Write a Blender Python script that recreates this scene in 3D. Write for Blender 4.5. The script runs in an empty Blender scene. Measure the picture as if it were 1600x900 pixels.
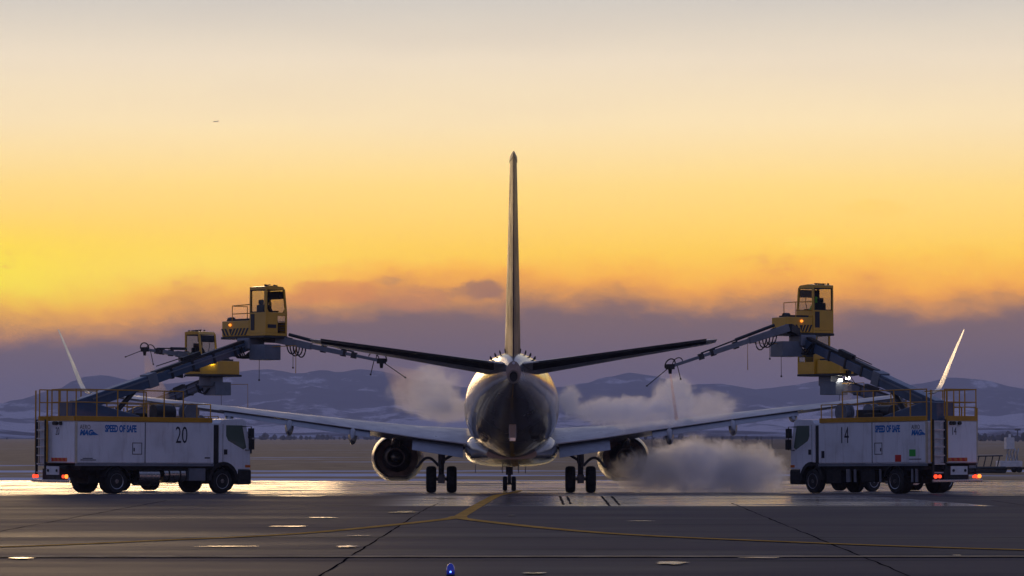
import bpy, math, random
from mathutils import Vector, Matrix, noise
R = math.radians
rnd = random.Random(7)
sc = bpy.context.scene
col = sc.collection

# ------------------------------------------------------------------ camera
EYE = 2.0; F = 5000.0; HZ = 682.0            # eye height, focal length in photo pixels, horizon row
cam_d = bpy.data.cameras.new("camera"); cam = bpy.data.objects.new("camera", cam_d); col.objects.link(cam)
cam.location = (0, 0, EYE); cam.rotation_euler = (R(90), 0, 0)
cam_d.sensor_width = 36.0; cam_d.lens = F / 1600.0 * 36.0
cam_d.shift_y = (HZ - 450.0) / 1600.0
cam_d.clip_start = 0.5; cam_d.clip_end = 60000.0
sc.camera = cam

# ------------------------------------------------------------------ world: sunset sky
def lin(r, g, b):
    f = lambda c: (c / 255.0) / 12.92 if c <= 10 else (((c / 255.0) + 0.055) / 1.055) ** 2.4
    return (f(r), f(g), f(b), 1.0)
SUN_AZ = R(-9.0); SUN_EL = R(2.8)
w = bpy.data.worlds.new("World"); sc.world = w; w.use_nodes = True
nt = w.node_tree; nt.nodes.clear()
def N(t, **k):
    n = nt.nodes.new(t)
    for a, v in k.items(): setattr(n, a, v)
    return n
def L(a, b): nt.links.new(a, b)
def MA(op, a, b=None, c=None, clamp=False):
    n = N('ShaderNodeMath', operation=op); n.use_clamp = clamp
    for i, v in enumerate((a, b, c)):
        if v is None: continue
        if isinstance(v, (int, float)): n.inputs[i].default_value = v
        else: L(v, n.inputs[i])
    return n.outputs[0]
def MR(v, a, b, c=0.0, d=1.0, mode='SMOOTHSTEP'):
    n = N('ShaderNodeMapRange', interpolation_type=mode)
    L(v, n.inputs['Value'])
    for k, x in (('From Min', a), ('From Max', b), ('To Min', c), ('To Max', d)): n.inputs[k].default_value = x
    return n.outputs['Result']
def MIX(f, a, b, bt='MIX'):
    n = N('ShaderNodeMix', data_type='RGBA', blend_type=bt)
    if isinstance(f, (int, float)): n.inputs['Factor'].default_value = f
    else: L(f, n.inputs['Factor'])
    for key, v in (('A', a), ('B', b)):
        sock = [s for s in n.inputs if s.name == key and s.type == 'RGBA'][0]
        if isinstance(v, tuple): sock.default_value = v
        else: L(v, sock)
    return [s for s in n.outputs if s.type == 'RGBA'][0]
def RAMP(v, stops):
    n = N('ShaderNodeValToRGB'); L(v, n.inputs[0]); e = n.color_ramp.elements
    while len(e) < len(stops): e.new(0.5)
    for el, (p, c) in zip(e, stops): el.position = p; el.color = c
    return n.outputs[0]
tc = N('ShaderNodeTexCoord'); sep = N('ShaderNodeSeparateXYZ'); L(tc.outputs['Generated'], sep.inputs[0])
dx, dy, dz = sep.outputs
az = MA('ARCTAN2', dx, dy)                       # 0 straight ahead, negative to the left
el = MA('ARCSINE', dz)
sunward = MA('COSINE', MA('SUBTRACT', az, SUN_AZ))
# clear sky colours by height in the glowing half of the sky
glow_sky = RAMP(MR(el, 0.0, 0.5, mode='LINEAR'), [
    (0.00, lin(240, 150, 50)), (0.085, lin(255, 182, 20)), (0.115, lin(255, 203, 62)), (0.155, lin(255, 216, 122)),
    (0.195, lin(254, 228, 178)), (0.235, lin(245, 227, 199)), (0.275, lin(216, 209, 199)), (0.42, lin(150, 152, 172)), (1.0, lin(100, 110, 152))])
nish = N('ShaderNodeTexSky'); nish.sky_type = 'NISHITA'; nish.sun_disc = False
nish.sun_elevation = SUN_EL; nish.sun_rotation = SUN_AZ
far_sky = MIX(1.0, nish.outputs[0], (0.075, 0.085, 0.125, 1), 'MULTIPLY')
far_sky = MIX(0.6, far_sky, lin(110, 122, 172))
side = MA('MULTIPLY', MR(sunward, 0.35, 0.95), MR(el, 0.75, 0.12))
sky = MIX(side, far_sky, glow_sky)
# the sun's glow behind the cloud bank
da = MA('SUBTRACT', az, R(-9.3)); de = MA('SUBTRACT', el, 0.048)
g2 = MA('ADD', MA('POWER', MA('DIVIDE', da, 0.040), 2.0), MA('POWER', MA('DIVIDE', de, 0.014), 2.0))
gl = MA('POWER', 2.718, MA('MULTIPLY', g2, -1.0))
sky = MIX(MA('MULTIPLY', gl, 0.9), sky, lin(255, 230, 30))
da2 = MA('SUBTRACT', az, R(-5.6))
g3 = MA('ADD', MA('POWER', MA('DIVIDE', da2, 0.05), 2.0), MA('POWER', MA('DIVIDE', MA('SUBTRACT', el, 0.052), 0.011), 2.0))
sky = MIX(MA('MULTIPLY', MA('POWER', 2.718, MA('MULTIPLY', g3, -1.0)), 0.55), sky, lin(255, 226, 80))
# cloud bank with torn upper edge
cv = N('ShaderNodeCombineXYZ'); L(MA('MULTIPLY', az, 9.0), cv.inputs[0]); L(MA('MULTIPLY', el, 38.0), cv.inputs[1])
n1 = N('ShaderNodeTexNoise'); n1.inputs['Scale'].default_value = 1.0; n1.inputs['Detail'].default_value = 3.0; L(cv.outputs[0], n1.inputs['Vector'])
cv2 = N('ShaderNodeCombineXYZ'); L(MA('MULTIPLY', az, 42.0), cv2.inputs[0]); L(MA('MULTIPLY', el, 75.0), cv2.inputs[1])
n2 = N('ShaderNodeTexNoise'); n2.inputs['Scale'].default_value = 1.0; n2.inputs['Detail'].default_value = 7.0; n2.inputs['Roughness'].default_value = 0.6; L(cv2.outputs[0], n2.inputs['Vector'])
tilt = MA('MULTIPLY', MR(az, -0.17, -0.03, 1.0, 0.0), -0.010)      # the bank is lower under the glow on the left
edge = MA('ADD', MA('ADD', 0.0490, tilt), MA('ADD', MA('MULTIPLY', MA('SUBTRACT', n1.outputs[0], 0.5), 0.016), MA('MULTIPLY', MA('SUBTRACT', n2.outputs[0], 0.5), 0.020)))
depth = MA('SUBTRACT', edge, el)                 # >0 inside the bank
sky = MIX(MR(depth, -0.010, 0.003), sky, MIX(0.55, sky, lin(248, 150, 34)))
bank_col = RAMP(MR(el, 0.0, 0.05, mode='LINEAR'), [(0.0, lin(96, 86, 106)), (0.45, lin(95, 82, 90)), (0.8, lin(114, 90, 82)), (1.0, lin(142, 98, 68))])
bank_f = MA('MULTIPLY', MR(depth, -0.003, 0.014), MR(sunward, -0.2, 0.6, 0.35, 1.0))
sky = MIX(MA('MULTIPLY', bank_f, 0.96), sky, bank_col)
# loose scraps of cloud above the bank
sm = MA('MULTIPLY', MR(n2.outputs[0], 0.58, 0.70), MA('MULTIPLY', MR(el, 0.044, 0.050), MR(el, 0.059, 0.053)))
sky = MIX(MA('MULTIPLY', sm, 0.45), sky, lin(168, 122, 92))
# a dark puff left of the fin, warm puffs further left and a lit scrap at right
for (a0, e0, ra, re, amt, cl) in ((-.011, .0452, .010, .0036, .75, lin(150, 104, 78)), (-.058, .0448, .016, .0045, .7, lin(214, 132, 58)), (-.030, .043, .012, .004, .5, lin(200, 128, 70)), (.112, .070, .010, .003, .45, lin(255, 206, 92)), (.092, .0605, .006, .002, .5, lin(255, 214, 80))):
    q = MA('ADD', MA('POWER', MA('DIVIDE', MA('SUBTRACT', az, a0), ra), 2.0), MA('POWER', MA('DIVIDE', MA('SUBTRACT', el, e0), re), 2.0))
    fq = MR(MA('ADD', q, MA('MULTIPLY', MA('SUBTRACT', n2.outputs[0], .5), -5.0)), 1.3, .2)
    sky = MIX(MA('MULTIPLY', fq, amt), sky, cl)
# faint veil high up
sky = MIX(MA('MULTIPLY', MR(n1.outputs[0], 0.4, 0.7), MR(el, 0.05, 0.13, 0.0, 0.10)), sky, lin(190, 176, 176))
below = MR(el, -0.004, 0.0)
sky = MIX(below, lin(70, 64, 72), sky)
bg = N('ShaderNodeBackground'); L(sky, bg.inputs[0]); L(MR(el, 0.03, 0.14, 1.55, 1.08), bg.inputs[1])
wo = N('ShaderNodeOutputWorld'); L(bg.outputs[0], wo.inputs[0])

# ------------------------------------------------------------------ sun, low and veiled by the cloud bank
sd = bpy.data.lights.new("sun", 'SUN'); sd.energy = 0.32; sd.angle = R(12); sd.color = (1.0, 0.66, 0.34)
so = bpy.data.objects.new("sun", sd); col.objects.link(so)
sdir = Vector((math.sin(SUN_AZ) * math.cos(SUN_EL + R(1)), math.cos(SUN_AZ) * math.cos(SUN_EL + R(1)), math.sin(SUN_EL + R(1))))
so.rotation_euler = (-sdir).to_track_quat('-Z', 'Y').to_euler(); so.location = (-60, 300, 40)

sc.view_settings.view_transform = 'Standard'; sc.view_settings.look = 'None'
sc.view_settings.exposure = 0.0; sc.view_settings.gamma = 1.0; sc.view_settings.use_curve_mapping = False
sc.render.engine = 'CYCLES'
sc.cycles.use_denoising = True
sc.cycles.max_bounces = 12; sc.cycles.diffuse_bounces = 2; sc.cycles.glossy_bounces = 3
sc.cycles.transmission_bounces = 4; sc.cycles.transparent_max_bounces = 12; sc.cycles.volume_bounces = 10
sc.cycles.volume_step_rate = 2.0; sc.cycles.volume_max_steps = 96
sc.cycles.sample_clamp_indirect = 4.0

# ------------------------------------------------------------------ materials
def mat(name, base, rough=0.5, metal=0.0, var=0.0, scale=3.0, coat=0.0, spec=0.5, bump=0.0, emit=None, es=0.0):
    global nt
    m = bpy.data.materials.new(name); m.use_nodes = True; nt = m.node_tree
    p = nt.nodes['Principled BSDF']
    c = (base[0], base[1], base[2], 1.0)
    p.inputs['Roughness'].default_value = rough; p.inputs['Metallic'].default_value = metal
    p.inputs['Specular IOR Level'].default_value = spec; p.inputs['Coat Weight'].default_value = coat
    p.inputs['Base Color'].default_value = c
    if var > 0 or bump > 0:
        t = N('ShaderNodeTexCoord'); n = N('ShaderNodeTexNoise'); n.inputs['Scale'].default_value = scale; n.inputs['Detail'].default_value = 6.0
        n.inputs['Roughness'].default_value = 0.65
        L(t.outputs['Object'], n.inputs['Vector'])
        if var > 0:
            lo = tuple(x * (1 - var) for x in base) + (1.0,); hi = tuple(min(1, x * (1 + var)) for x in base) + (1.0,)
            L(RAMP(n.outputs[0], [(0.32, lo), (0.68, hi)]), p.inputs['Base Color'])
            L(MR(n.outputs[0], 0.3, 0.7, min(1, rough * 1.25), rough * 0.8, 'LINEAR'), p.inputs['Roughness'])
        if bump > 0:
            b = N('ShaderNodeBump'); b.inputs['Strength'].default_value = bump; b.inputs['Distance'].default_value = 0.02
            L(n.outputs[0], b.inputs['Height']); L(b.outputs[0], p.inputs['Normal'])
    if emit:
        p.inputs['Emission Color'].default_value = (*emit, 1.0); p.inputs['Emission Strength'].default_value = es
    return m
def glass(name, tint, mixf=0.25):
    global nt
    m = bpy.data.materials.new(name); m.use_nodes = True; nt = m.node_tree; nt.nodes.clear()
    a = N('ShaderNodeBsdfTransparent'); a.inputs[0].default_value = (*tint, 1)
    g = N('ShaderNodeBsdfGlossy'); g.inputs['Roughness'].default_value = 0.03; g.inputs[0].default_value = (1, 1, 1, 1)
    lw = N('ShaderNodeLayerWeight'); fr = N('ShaderNodeMath', operation='POWER'); L(lw.outputs['Facing'], fr.inputs[0]); fr.inputs[1].default_value = 4.0
    s = N('ShaderNodeMixShader'); L(fr.outputs[0], s.inputs[0]); L(a.outputs[0], s.inputs[1]); L(g.outputs[0], s.inputs[2])
    o = N('ShaderNodeOutputMaterial'); L(s.outputs[0], o.inputs[0]); return m
M = {
 'hull': mat('aircraft_paint', (.20, .195, .20), .23, 0, .10, .8, coat=.5),
 'fin': mat('fin_paint', (.05, .042, .065), .42, 0, .2, .6, spec=.08),
 'wing': mat('wing_skin', (.36, .36, .40), .33, .3, .10, 1.5),
 'flap': mat('flap_skin', (.30, .31, .35), .4, .2, .12, 2.0),
 'wlet': mat('winglet_skin', (.66, .65, .64), .34, .55, .06, 2.0),
 'bare': mat('bare_metal', (.62, .61, .60), .22, 1.0, .08, 3.0),
 'nacelle': mat('nacelle_paint', (.22, .20, .20), .36, .1, .12, 1.5, coat=.15),
 'hot': mat('hot_section_metal', (.17, .145, .13), .45, .8, .2, 4.0),
 'black': mat('black_parts', (.012, .012, .013), .55, 0, .2, 5.0),
 'rubber': mat('tyre_rubber', (.010, .010, .011), .8, 0, .25, 9.0, bump=.2),
 'gear': mat('gear_leg_grey', (.10, .10, .11), .45, .3, .2, 5.0),
 'cream': mat('corner_post_cream', (.55, .48, .36), .5, 0, .1, 3.0),
 'chassis': mat('chassis_black', (.010, .010, .011), .65, 0, .3, 5.0),
 'steel': mat('stainless_steel', (.48, .46, .44), .28, 1.0, .10, 4.0),
 'alu': mat('ladder_aluminium', (.42, .43, .46), .38, .9, .12, 6.0),
 'boom': mat('boom_blue_grey', (.05, .085, .145), .36, 0, .18, 1.8, coat=.3),
 'boomlt': mat('boom_grey', (.16, .18, .22), .42, .2, .15, 2.0),
 'darkst': mat('dark_steel', (.035, .037, .042), .45, .5, .25, 4.0),
 'yellow': mat('operator_cab_yellow', (.62, .33, .008), .33, 0, .08, 1.5, coat=.4),
 'rail': mat('railing_yellow', (.50, .24, .008), .45, 0, .12, 3.0),
 'ink': mat('lettering_black', (.012, .014, .025), .5),
 'blue': mat('lettering_blue', (.015, .15, .45), .45),
 'red': mat('sticker_red', (.55, .03, .015), .5),
 'green': mat('sticker_green', (.03, .36, .05), .5),
 'orange': mat('reflective_orange', (.60, .14, .015), .4),
 'cabglass': mat('truck_window_glass', (.10, .14, .11), .06, 0, 0, spec=.9),
 'glass': glass('clear_pane', (.86, .87, .84)),
 'tail': mat('tail_lamp_red', (.5, .02, .01), .3, emit=(1, .06, .02), es=1.8),
 'tailo': mat('tail_lamp_orange', (.5, .1, .01), .3, emit=(1, .22, .03), es=2.5),
 'amber': mat('beacon_amber', (.6, .15, .01), .3, emit=(1, .30, .03), es=1.6),
 'lamp': mat('work_lamp', (.9, .9, .85), .3, emit=(1, .93, .8), es=18.0),
 'bluelamp': mat('taxi_lamp_blue', (.005, .01, .12), .12, emit=(.01, .03, .5), es=.25, coat=1.0),
 'bluecore': mat('taxi_lamp_core', (.05, .1, .6), .2, emit=(.1, .22, 1), es=4.0),
 'vest': mat('hi_vis_vest', (.25, .75, .05), .7),
 'cloth': mat('dark_work_clothes', (.02, .022, .035), .8, 0, .2, 8.0),
 'paint_y': mat('pavement_marking_yellow', (.50, .24, .02), .8, 0, .35, 1.5, spec=.1),
 'paint_o': mat('pavement_marking_faded', (.40, .28, .16), .8, 0, .4, 1.2, spec=.1),
 'seal': mat('joint_sealant', (.004, .004, .005), 1.0, 0, .2, 3.0, spec=0.0),
 'skid': mat('tyre_mark', (.014, .012, .015), .9, 0, .3, 2.0, spec=.02),
 'equip': mat('equipment_white', (.60, .61, .64), .5, 0, .12, 3.0),
 'fence': mat('fence_steel', (.05, .048, .05), .7, .2, .2, 3.0),
 'leaf': mat('far_tree_foliage', (.022, .026, .030), .9, 0, .3, .4),
}

def grimy(name, base, dirt):
    global nt
    m = mat(name, base, .36, coat=.2); nt = m.node_tree; p = nt.nodes['Principled BSDF']
    t = N('ShaderNodeTexCoord'); mp = N('ShaderNodeMapping'); L(t.outputs['Object'], mp.inputs[0]); mp.inputs['Scale'].default_value = (5.0, 5.0, .7)
    n = N('ShaderNodeTexNoise'); n.inputs['Scale'].default_value = 1.0; n.inputs['Detail'].default_value = 8; n.inputs['Roughness'].default_value = .65; L(mp.outputs[0], n.inputs[0])
    n2 = N('ShaderNodeTexNoise'); n2.inputs['Scale'].default_value = .9; n2.inputs['Detail'].default_value = 6; L(t.outputs['Object'], n2.inputs[0])
    f = MA('ADD', MA('MULTIPLY', MR(n.outputs[0], .48, .72), .38), MA('MULTIPLY', MR(n2.outputs[0], .45, .70), .30))
    L(MIX(f, (*base, 1), (*dirt, 1)), p.inputs['Base Color']); L(MR(f, 0, .6, .3, .6, 'LINEAR'), p.inputs['Roughness']); return m
M['white'] = grimy('truck_white_paint', (.74, .76, .82), (.36, .34, .34))
# ------------------------------------------------------------------ mesh helpers
class MB:
    def __init__(s): s.v = []; s.f = []
    def add(s, vs, fs):
        o = len(s.v); s.v += [tuple(p) for p in vs]; s.f += [tuple(i + o for i in f) for f in fs]; return s
    def box(s, a, b):
        (x0, y0, z0), (x1, y1, z1) = a, b
        return s.add([(x0,y0,z0),(x1,y0,z0),(x1,y1,z0),(x0,y1,z0),(x0,y0,z1),(x1,y0,z1),(x1,y1,z1),(x0,y1,z1)],
                     [(0,3,2,1),(4,5,6,7),(0,1,5,4),(1,2,6,5),(2,3,7,6),(3,0,4,7)])
    def rings(s, rs, cap=True, closed=False):
        n = len(rs[0]); vs = [p for r in rs for p in r]; fs = []
        m = len(rs)
        for k in range(m if closed else m - 1):
            a = k * n; b = ((k + 1) % m) * n
            for i in range(n):
                j = (i + 1) % n; fs.append((a + i, a + j, b + j, b + i))
        if cap and not closed: fs.append(tuple(range(n - 1, -1, -1))); fs.append(tuple((m - 1) * n + i for i in range(n)))
        return s.add(vs, fs)
    def tube(s, pts, r, n=8, r2=None, cap=True):
        pts = [Vector(p) for p in pts]; rs = []
        m = len(pts)
        for k, p in enumerate(pts):
            d = (pts[min(k + 1, m - 1)] - pts[max(k - 1, 0)]).normalized()
            u = d.cross(Vector((0, 0, 1)) if abs(d.z) < .95 else Vector((1, 0, 0))).normalized(); q = u.cross(d)
            rad = r if r2 is None else r + (r2 - r) * k / (m - 1)
            rs.append([p + (u * math.cos(t) + q * math.sin(t)) * rad for t in [2 * math.pi * i / n for i in range(n)]])
        return s.rings(rs, cap)
    def beam(s, p, q, wd, ht, wd2=None, ht2=None):                 # rectangular bar, ht upright
        p = Vector(p); q = Vector(q); d = (q - p).normalized()
        u = d.cross(Vector((0, 0, 1))).normalized(); t = u.cross(d)
        rs = []
        for c, a, b in ((p, wd, ht), (q, wd2 or wd, ht2 or ht)):
            rs.append([c + u * a / 2 * i + t * b / 2 * j for i, j in ((-1,-1),(1,-1),(1,1),(-1,1))])
        return s.rings(rs)
    def prism(s, poly, axis, a, b):                                  # poly in the two other axes
        def P(u, v, t): return {'x': (t, u, v), 'y': (u, t, v), 'z': (u, v, t)}[axis]
        n = len(poly); vs = [P(u, v, a) for u, v in poly] + [P(u, v, b) for u, v in poly]
        fs = [tuple(range(n)), tuple(range(2 * n - 1, n - 1, -1))] + [(i, i + n, (i + 1) % n + n, (i + 1) % n) for i in range(n)]
        return s.add(vs, fs)
    def lathe(s, c, axis, prof, n=24, sz=1.0, closed=False, flat=None):
        c = Vector(c); rs = []
        for t, r in prof:
            ring = []
            for i in range(n):
                a = 2 * math.pi * i / n; u, v = r * math.cos(a), r * math.sin(a) * sz
                if flat is not None: v = max(v, -flat * r)
                ring.append(c + (Vector((u, t, v)) if axis == 'y' else Vector((t, u, v)) if axis == 'x' else Vector((u, v, t))))
            rs.append(ring)
        return s.rings(rs, cap=not closed, closed=closed)
    def build(s, name, m, parent=None, smooth=False, bevel=0.0, ang=35):
        import bmesh
        me = bpy.data.meshes.new(name); me.from_pydata(s.v, [], s.f)
        bm = bmesh.new(); bm.from_mesh(me); bmesh.ops.recalc_face_normals(bm, faces=bm.faces); bm.to_mesh(me); bm.free()
        me.materials.append(M[m] if isinstance(m, str) else m)
        if smooth:
            for p in me.polygons: p.use_smooth = True
            me.set_sharp_from_angle(angle=R(ang))
        o = bpy.data.objects.new(name, me); col.objects.link(o)
        if parent: o.parent = parent
        if bevel:
            b = o.modifiers.new('bevel', 'BEVEL'); b.width = bevel; b.segments = 2; b.limit_method = 'ANGLE'
        return o
def part(o, name, m, parent):                                        # another object on the same mesh data
    c = bpy.data.objects.new(name, o.data); col.objects.link(c); c.parent = parent; return c
def tag(o, label, cat, group=None, kind=None):
    o['label'] = label; o['category'] = cat
    if group: o['group'] = group
    if kind: o['kind'] = kind
    return o
def root(name, loc, rot=(0, 0, 0)):
    o = bpy.data.objects.new(name, None); col.objects.link(o); o.location = loc; o.rotation_euler = rot; o.empty_display_size = .3
    return o
def struct(o, kind='structure'): o['kind'] = kind; return o
def text(name, s, size, xs, m, parent, origin, xdir, zdir=(0, 0, 1), bold=0.0, shear=0.0, extr=.004):
    cu = bpy.data.curves.new(name, 'FONT'); cu.body = s; cu.size = size; cu.offset = bold; cu.shear = shear; cu.extrude = extr
    cu.resolution_u = 3
    t = bpy.data.objects.new(name, cu); col.objects.link(t)
    dg = bpy.context.evaluated_depsgraph_get(); me = bpy.data.meshes.new_from_object(t.evaluated_get(dg))
    bpy.data.objects.remove(t)
    x = Vector(xdir); z = Vector(zdir); nrm = x.cross(z)
    mx = Matrix((x * xs, z, nrm)).transposed().to_4x4(); mx.translation = Vector(origin)
    me.transform(mx); me.materials.clear(); me.materials.append(M[m])
    o = bpy.data.objects.new(name, me); col.objects.link(o); o.parent = parent; return o
def px(x, y, Y): return Vector(((x - 800.0) * Y / F, Y, EYE + (HZ - y) * Y / F))   # a point at real distance Y

# ------------------------------------------------------------------ terrain
def gz(Y):
    t = Y - 109.0; x = 0.0135 * (t + math.sqrt(t * t + 16.0)) / 2
    return -(x if x < .5 else .5 + .12 * (1 - math.exp(-(x - .5) / .12)))
def sheet(name, xs, ys, dz, m):
    b = MB(); n = len(xs)
    vs = [(x, y, gz(y) + dz) for y in ys for x in xs]
    fs = [(j * n + i, j * n + i + 1, (j + 1) * n + i + 1, (j + 1) * n + i) for j in range(len(ys) - 1) for i in range(n - 1)]
    b.add(vs, fs); return b.build(name, m, smooth=True, ang=180)
def field_mat():
    global nt
    m = bpy.data.materials.new('dry_grass_and_snow'); m.use_nodes = True; nt = m.node_tree; p = nt.nodes['Principled BSDF']
    g = N('ShaderNodeNewGeometry'); mp = N('ShaderNodeMapping'); L(g.outputs['Position'], mp.inputs[0])
    mp.inputs['Scale'].default_value = (.012, .055, 1)
    n = N('ShaderNodeTexNoise'); n.inputs['Scale'].default_value = 1.0; n.inputs['Detail'].default_value = 8; n.inputs['Roughness'].default_value = .62; L(mp.outputs[0], n.inputs[0])
    n3 = N('ShaderNodeTexNoise'); n3.inputs['Scale'].default_value = .35; n3.inputs['Detail'].default_value = 6; L(g.outputs['Position'], n3.inputs[0])
    s = N('ShaderNodeSeparateXYZ'); L(g.outputs['Position'], s.inputs[0])
    near = MR(s.outputs[1], 190.0, 300.0, .07, -.08)                 # more snow lies along the apron edge
    snow = MR(MA('ADD', MA('ADD', n.outputs[0], near), MA('MULTIPLY', MA('SUBTRACT', n3.outputs[0], .5), .12)), .53, .60)
    grass = RAMP(n3.outputs[0], [(.3, (.22, .145, .075, 1)), (.7, (.42, .29, .16, 1))])
    L(MIX(snow, grass, (.50, .53, .66, 1)), p.inputs['Base Color']); p.inputs['Roughness'].default_value = .9; p.inputs['Specular IOR Level'].default_value = .1
    return m
ysg = [-400, -100, 0, 40, 80, 95] + [100 + i * 1.5 for i in range(60)] + [195, 210, 250, 300, 400, 600, 1000, 2000, 4000, 7000, 12000]
ground = struct(sheet('ground', [-9000, -2000, -400, 0, 400, 2000, 9000], ysg, -.05, field_mat()))

def apron_mat():
    global nt
    m = bpy.data.materials.new('apron_concrete'); m.use_nodes = True; nt = m.node_tree; p = nt.nodes['Principled BSDF']
    g = N('ShaderNodeNewGeometry'); s = N('ShaderNodeSeparateXYZ'); L(g.outputs['Position'], s.inputs[0]); X, Y = s.outputs[0], s.outputs[1]
    def nz(sx, sy, det=6, off=0.0):
        mp = N('ShaderNodeMapping'); L(g.outputs['Position'], mp.inputs[0]); mp.inputs['Scale'].default_value = (sx, sy, 1); mp.inputs['Location'].default_value = (off, off * 2, 0)
        n = N('ShaderNodeTexNoise'); n.inputs['Scale'].default_value = 1; n.inputs['Detail'].default_value = det; n.inputs['Roughness'].default_value = .6; L(mp.outputs[0], n.inputs[0]); return n.outputs[0]
    a = nz(.07, .30, 8); b = nz(1.3, 1.3, 8, 3.0); c = nz(.05, .40, 6, 7.0); d = nz(.16, .55, 7, 12.0)
    base = RAMP(a, [(.32, (.016, .011, .016, 1)), (.68, (.062, .045, .058, 1))])
    base = MIX(MR(c, .52, .62), base, (.022, .020, .024, 1))
    base = MIX(MA('MULTIPLY', MR(b, .35, .65), .25), base, (.07, .062, .064, 1))
    # standing film of melt water and fluid where the aircraft is treated, and thin streaks nearer the camera
    zone = MA('MULTIPLY', MR(Y, 107.0, 112.0), MR(Y, 240.0, 190.0))
    slick = MA('MULTIPLY', zone, MR(MA('ADD', d, MR(Y, 108.0, 135.0, 0.0, .10)), .50, .64))
    wide = MA('MULTIPLY', MA('MULTIPLY', MR(X, -4.5, -2.0), MR(MA('SUBTRACT', X, MA('MULTIPLY', MA('SUBTRACT', 108.0, Y), .12)), 12.2, 11.8)), MA('MULTIPLY', MR(Y, 91.6, 92.4), MR(Y, 112.0, 108.0)))
    wet = MA('MAXIMUM', slick, MA('MULTIPLY', wide, MR(d, .30, .52, .35, .9)))
    L(MIX(wet, base, (.10, .092, .095, 1)), p.inputs['Base Color'])
    L(MA('ADD', MR(wet, 0, 1, .62, .085, 'LINEAR'), MA('ADD', MA('MULTIPLY', MA('SUBTRACT', b, .5), .06), MA('MULTIPLY', MA('SUBTRACT', a, .5), MR(wet, 0, 1, .6, .1, 'LINEAR')))), p.inputs['Roughness'])
    L(MR(wet, 0, 1, .06, .22, 'LINEAR'), p.inputs['Specular IOR Level'])
    bp = N('ShaderNodeBump'); bp.inputs['Strength'].default_value = .25; bp.inputs['Distance'].default_value = .01; L(b, bp.inputs['Height']); L(bp.outputs[0], p.inputs['Normal'])
    return m
ysa = [-60, 0, 30] + [40 + 2 * i for i in range(30)] + [100 + i * 1.5 for i in range(61)]
apron = struct(sheet('apron', [-300, -100, -30, 0, 30, 100, 300], ysa, 0.0, apron_mat()))

def strip(name, pts, wd, m, dz, parent=None, jit=0.0):
    b = MB(); pts = [Vector((p[0], p[1], 0)) for p in pts]; fine = []
    for p, q in zip(pts, pts[1:]):
        k = max(1, int((q - p).length / 1.0))
        for i in range(k): fine.append(p.lerp(q, i / k))
    fine.append(pts[-1]); vs = []
    for i, p in enumerate(fine):
        d = (fine[min(i + 1, len(fine) - 1)] - fine[max(i - 1, 0)]).normalized(); u = Vector((-d.y, d.x, 0))
        j = rnd.uniform(-jit, jit); w2 = wd / 2 * (1 + (rnd.uniform(-.5, .5) if jit else 0))
        for sgn in (1, -1):
            q = p + u * (w2 * sgn + j); vs.append((q.x, q.y, gz(q.y) + dz))
    b.add(vs, [(2 * i, 2 * i + 1, 2 * i + 3, 2 * i + 2) for i in range(len(fine) - 1)])
    return b.build(name, m, parent)
def curve(pts, n=10):                                                # Catmull-Rom through ground points
    P = [Vector((a, b, 0)) for a, b in pts]; P = [2 * P[0] - P[1]] + P + [2 * P[-1] - P[-2]]; out = []
    for k in range(1, len(P) - 2):
        for i in range(n):
            t = i / n
            out.append(.5 * (2 * P[k] + (P[k+1] - P[k-1]) * t + (2*P[k-1] - 5*P[k] + 4*P[k+1] - P[k+2]) * t*t + (3*P[k] - P[k-1] - 3*P[k+1] + P[k+2]) * t**3))
    out.append(P[-2]); return [(p.x, p.y) for p in out]
strip('centre_line', [(0.35, 152), (0.06, 131), (-.87, 97), (-1.33, 79)], .32, 'paint_y', .006, apron)
strip('turn_line', curve([(-1.33, 80), (-1.75, 76.5), (-4.24, 66.2), (-6.87, 61.3), (-9.25, 57.8), (-14, 53.5), (-24, 49)]), .36, 'paint_y', .010, apron)
strip('turn_line', curve([(-1.33, 80), (-.92, 76.3), (1.85, 66.2), (5.42, 60.2), (9.0, 56.2), (14, 52.8), (24, 48.5)]), .36, 'paint_y', .014, apron)
strip('cross_line', [(-40, 52.6), (0, 53), (40, 53.2)], .55, 'paint_o', .018, apron)
strip('pavement_joint', [(-10.8, 100), (-10.8, 67), (-10.9, 40)], .035, 'seal', .005, apron, .015)
strip('pavement_joint', [(-2.2, 96), (-2.39, 88), (-2.8, 40)], .035, 'seal', .005, apron, .02)
strip('pavement_joint', [(6.6, 96), (6.3, 80), (5.6, 40)], .032, 'seal', .005, apron, .02)
strip('pavement_joint', [(15.0, 100), (14.6, 70), (14.2, 40)], .032, 'seal', .005, apron, .015)
strip('pavement_joint', [(-60, 92.0), (60, 92.3)], .12, 'seal', .004, apron, .03)
strip('pavement_joint', [(-60, 108.6), (60, 108.8)], .14, 'seal', .004, apron, .03)
strip('pavement_joint', [(-60, 63.0), (60, 63.4)], .07, 'seal', .004, apron, .03)
for k in range(9): strip('pavement_joint', [(-70, 46.5 + 5.1 * k), (70, 46.7 + 5.1 * k)], .022, 'seal', .004, apron, .006)
for xx in (-19.2, 23.0): strip('pavement_joint', [(xx, 40), (xx, 108)], .03, 'seal', .005, apron, .015)
for xx in (1.62, 1.86, 3.02, 3.36): strip('tyre_mark', [(xx * .93, 92 + 3 * (xx % 1)), (xx, 108)], .075, 'skid', .008, apron, .01)

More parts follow.
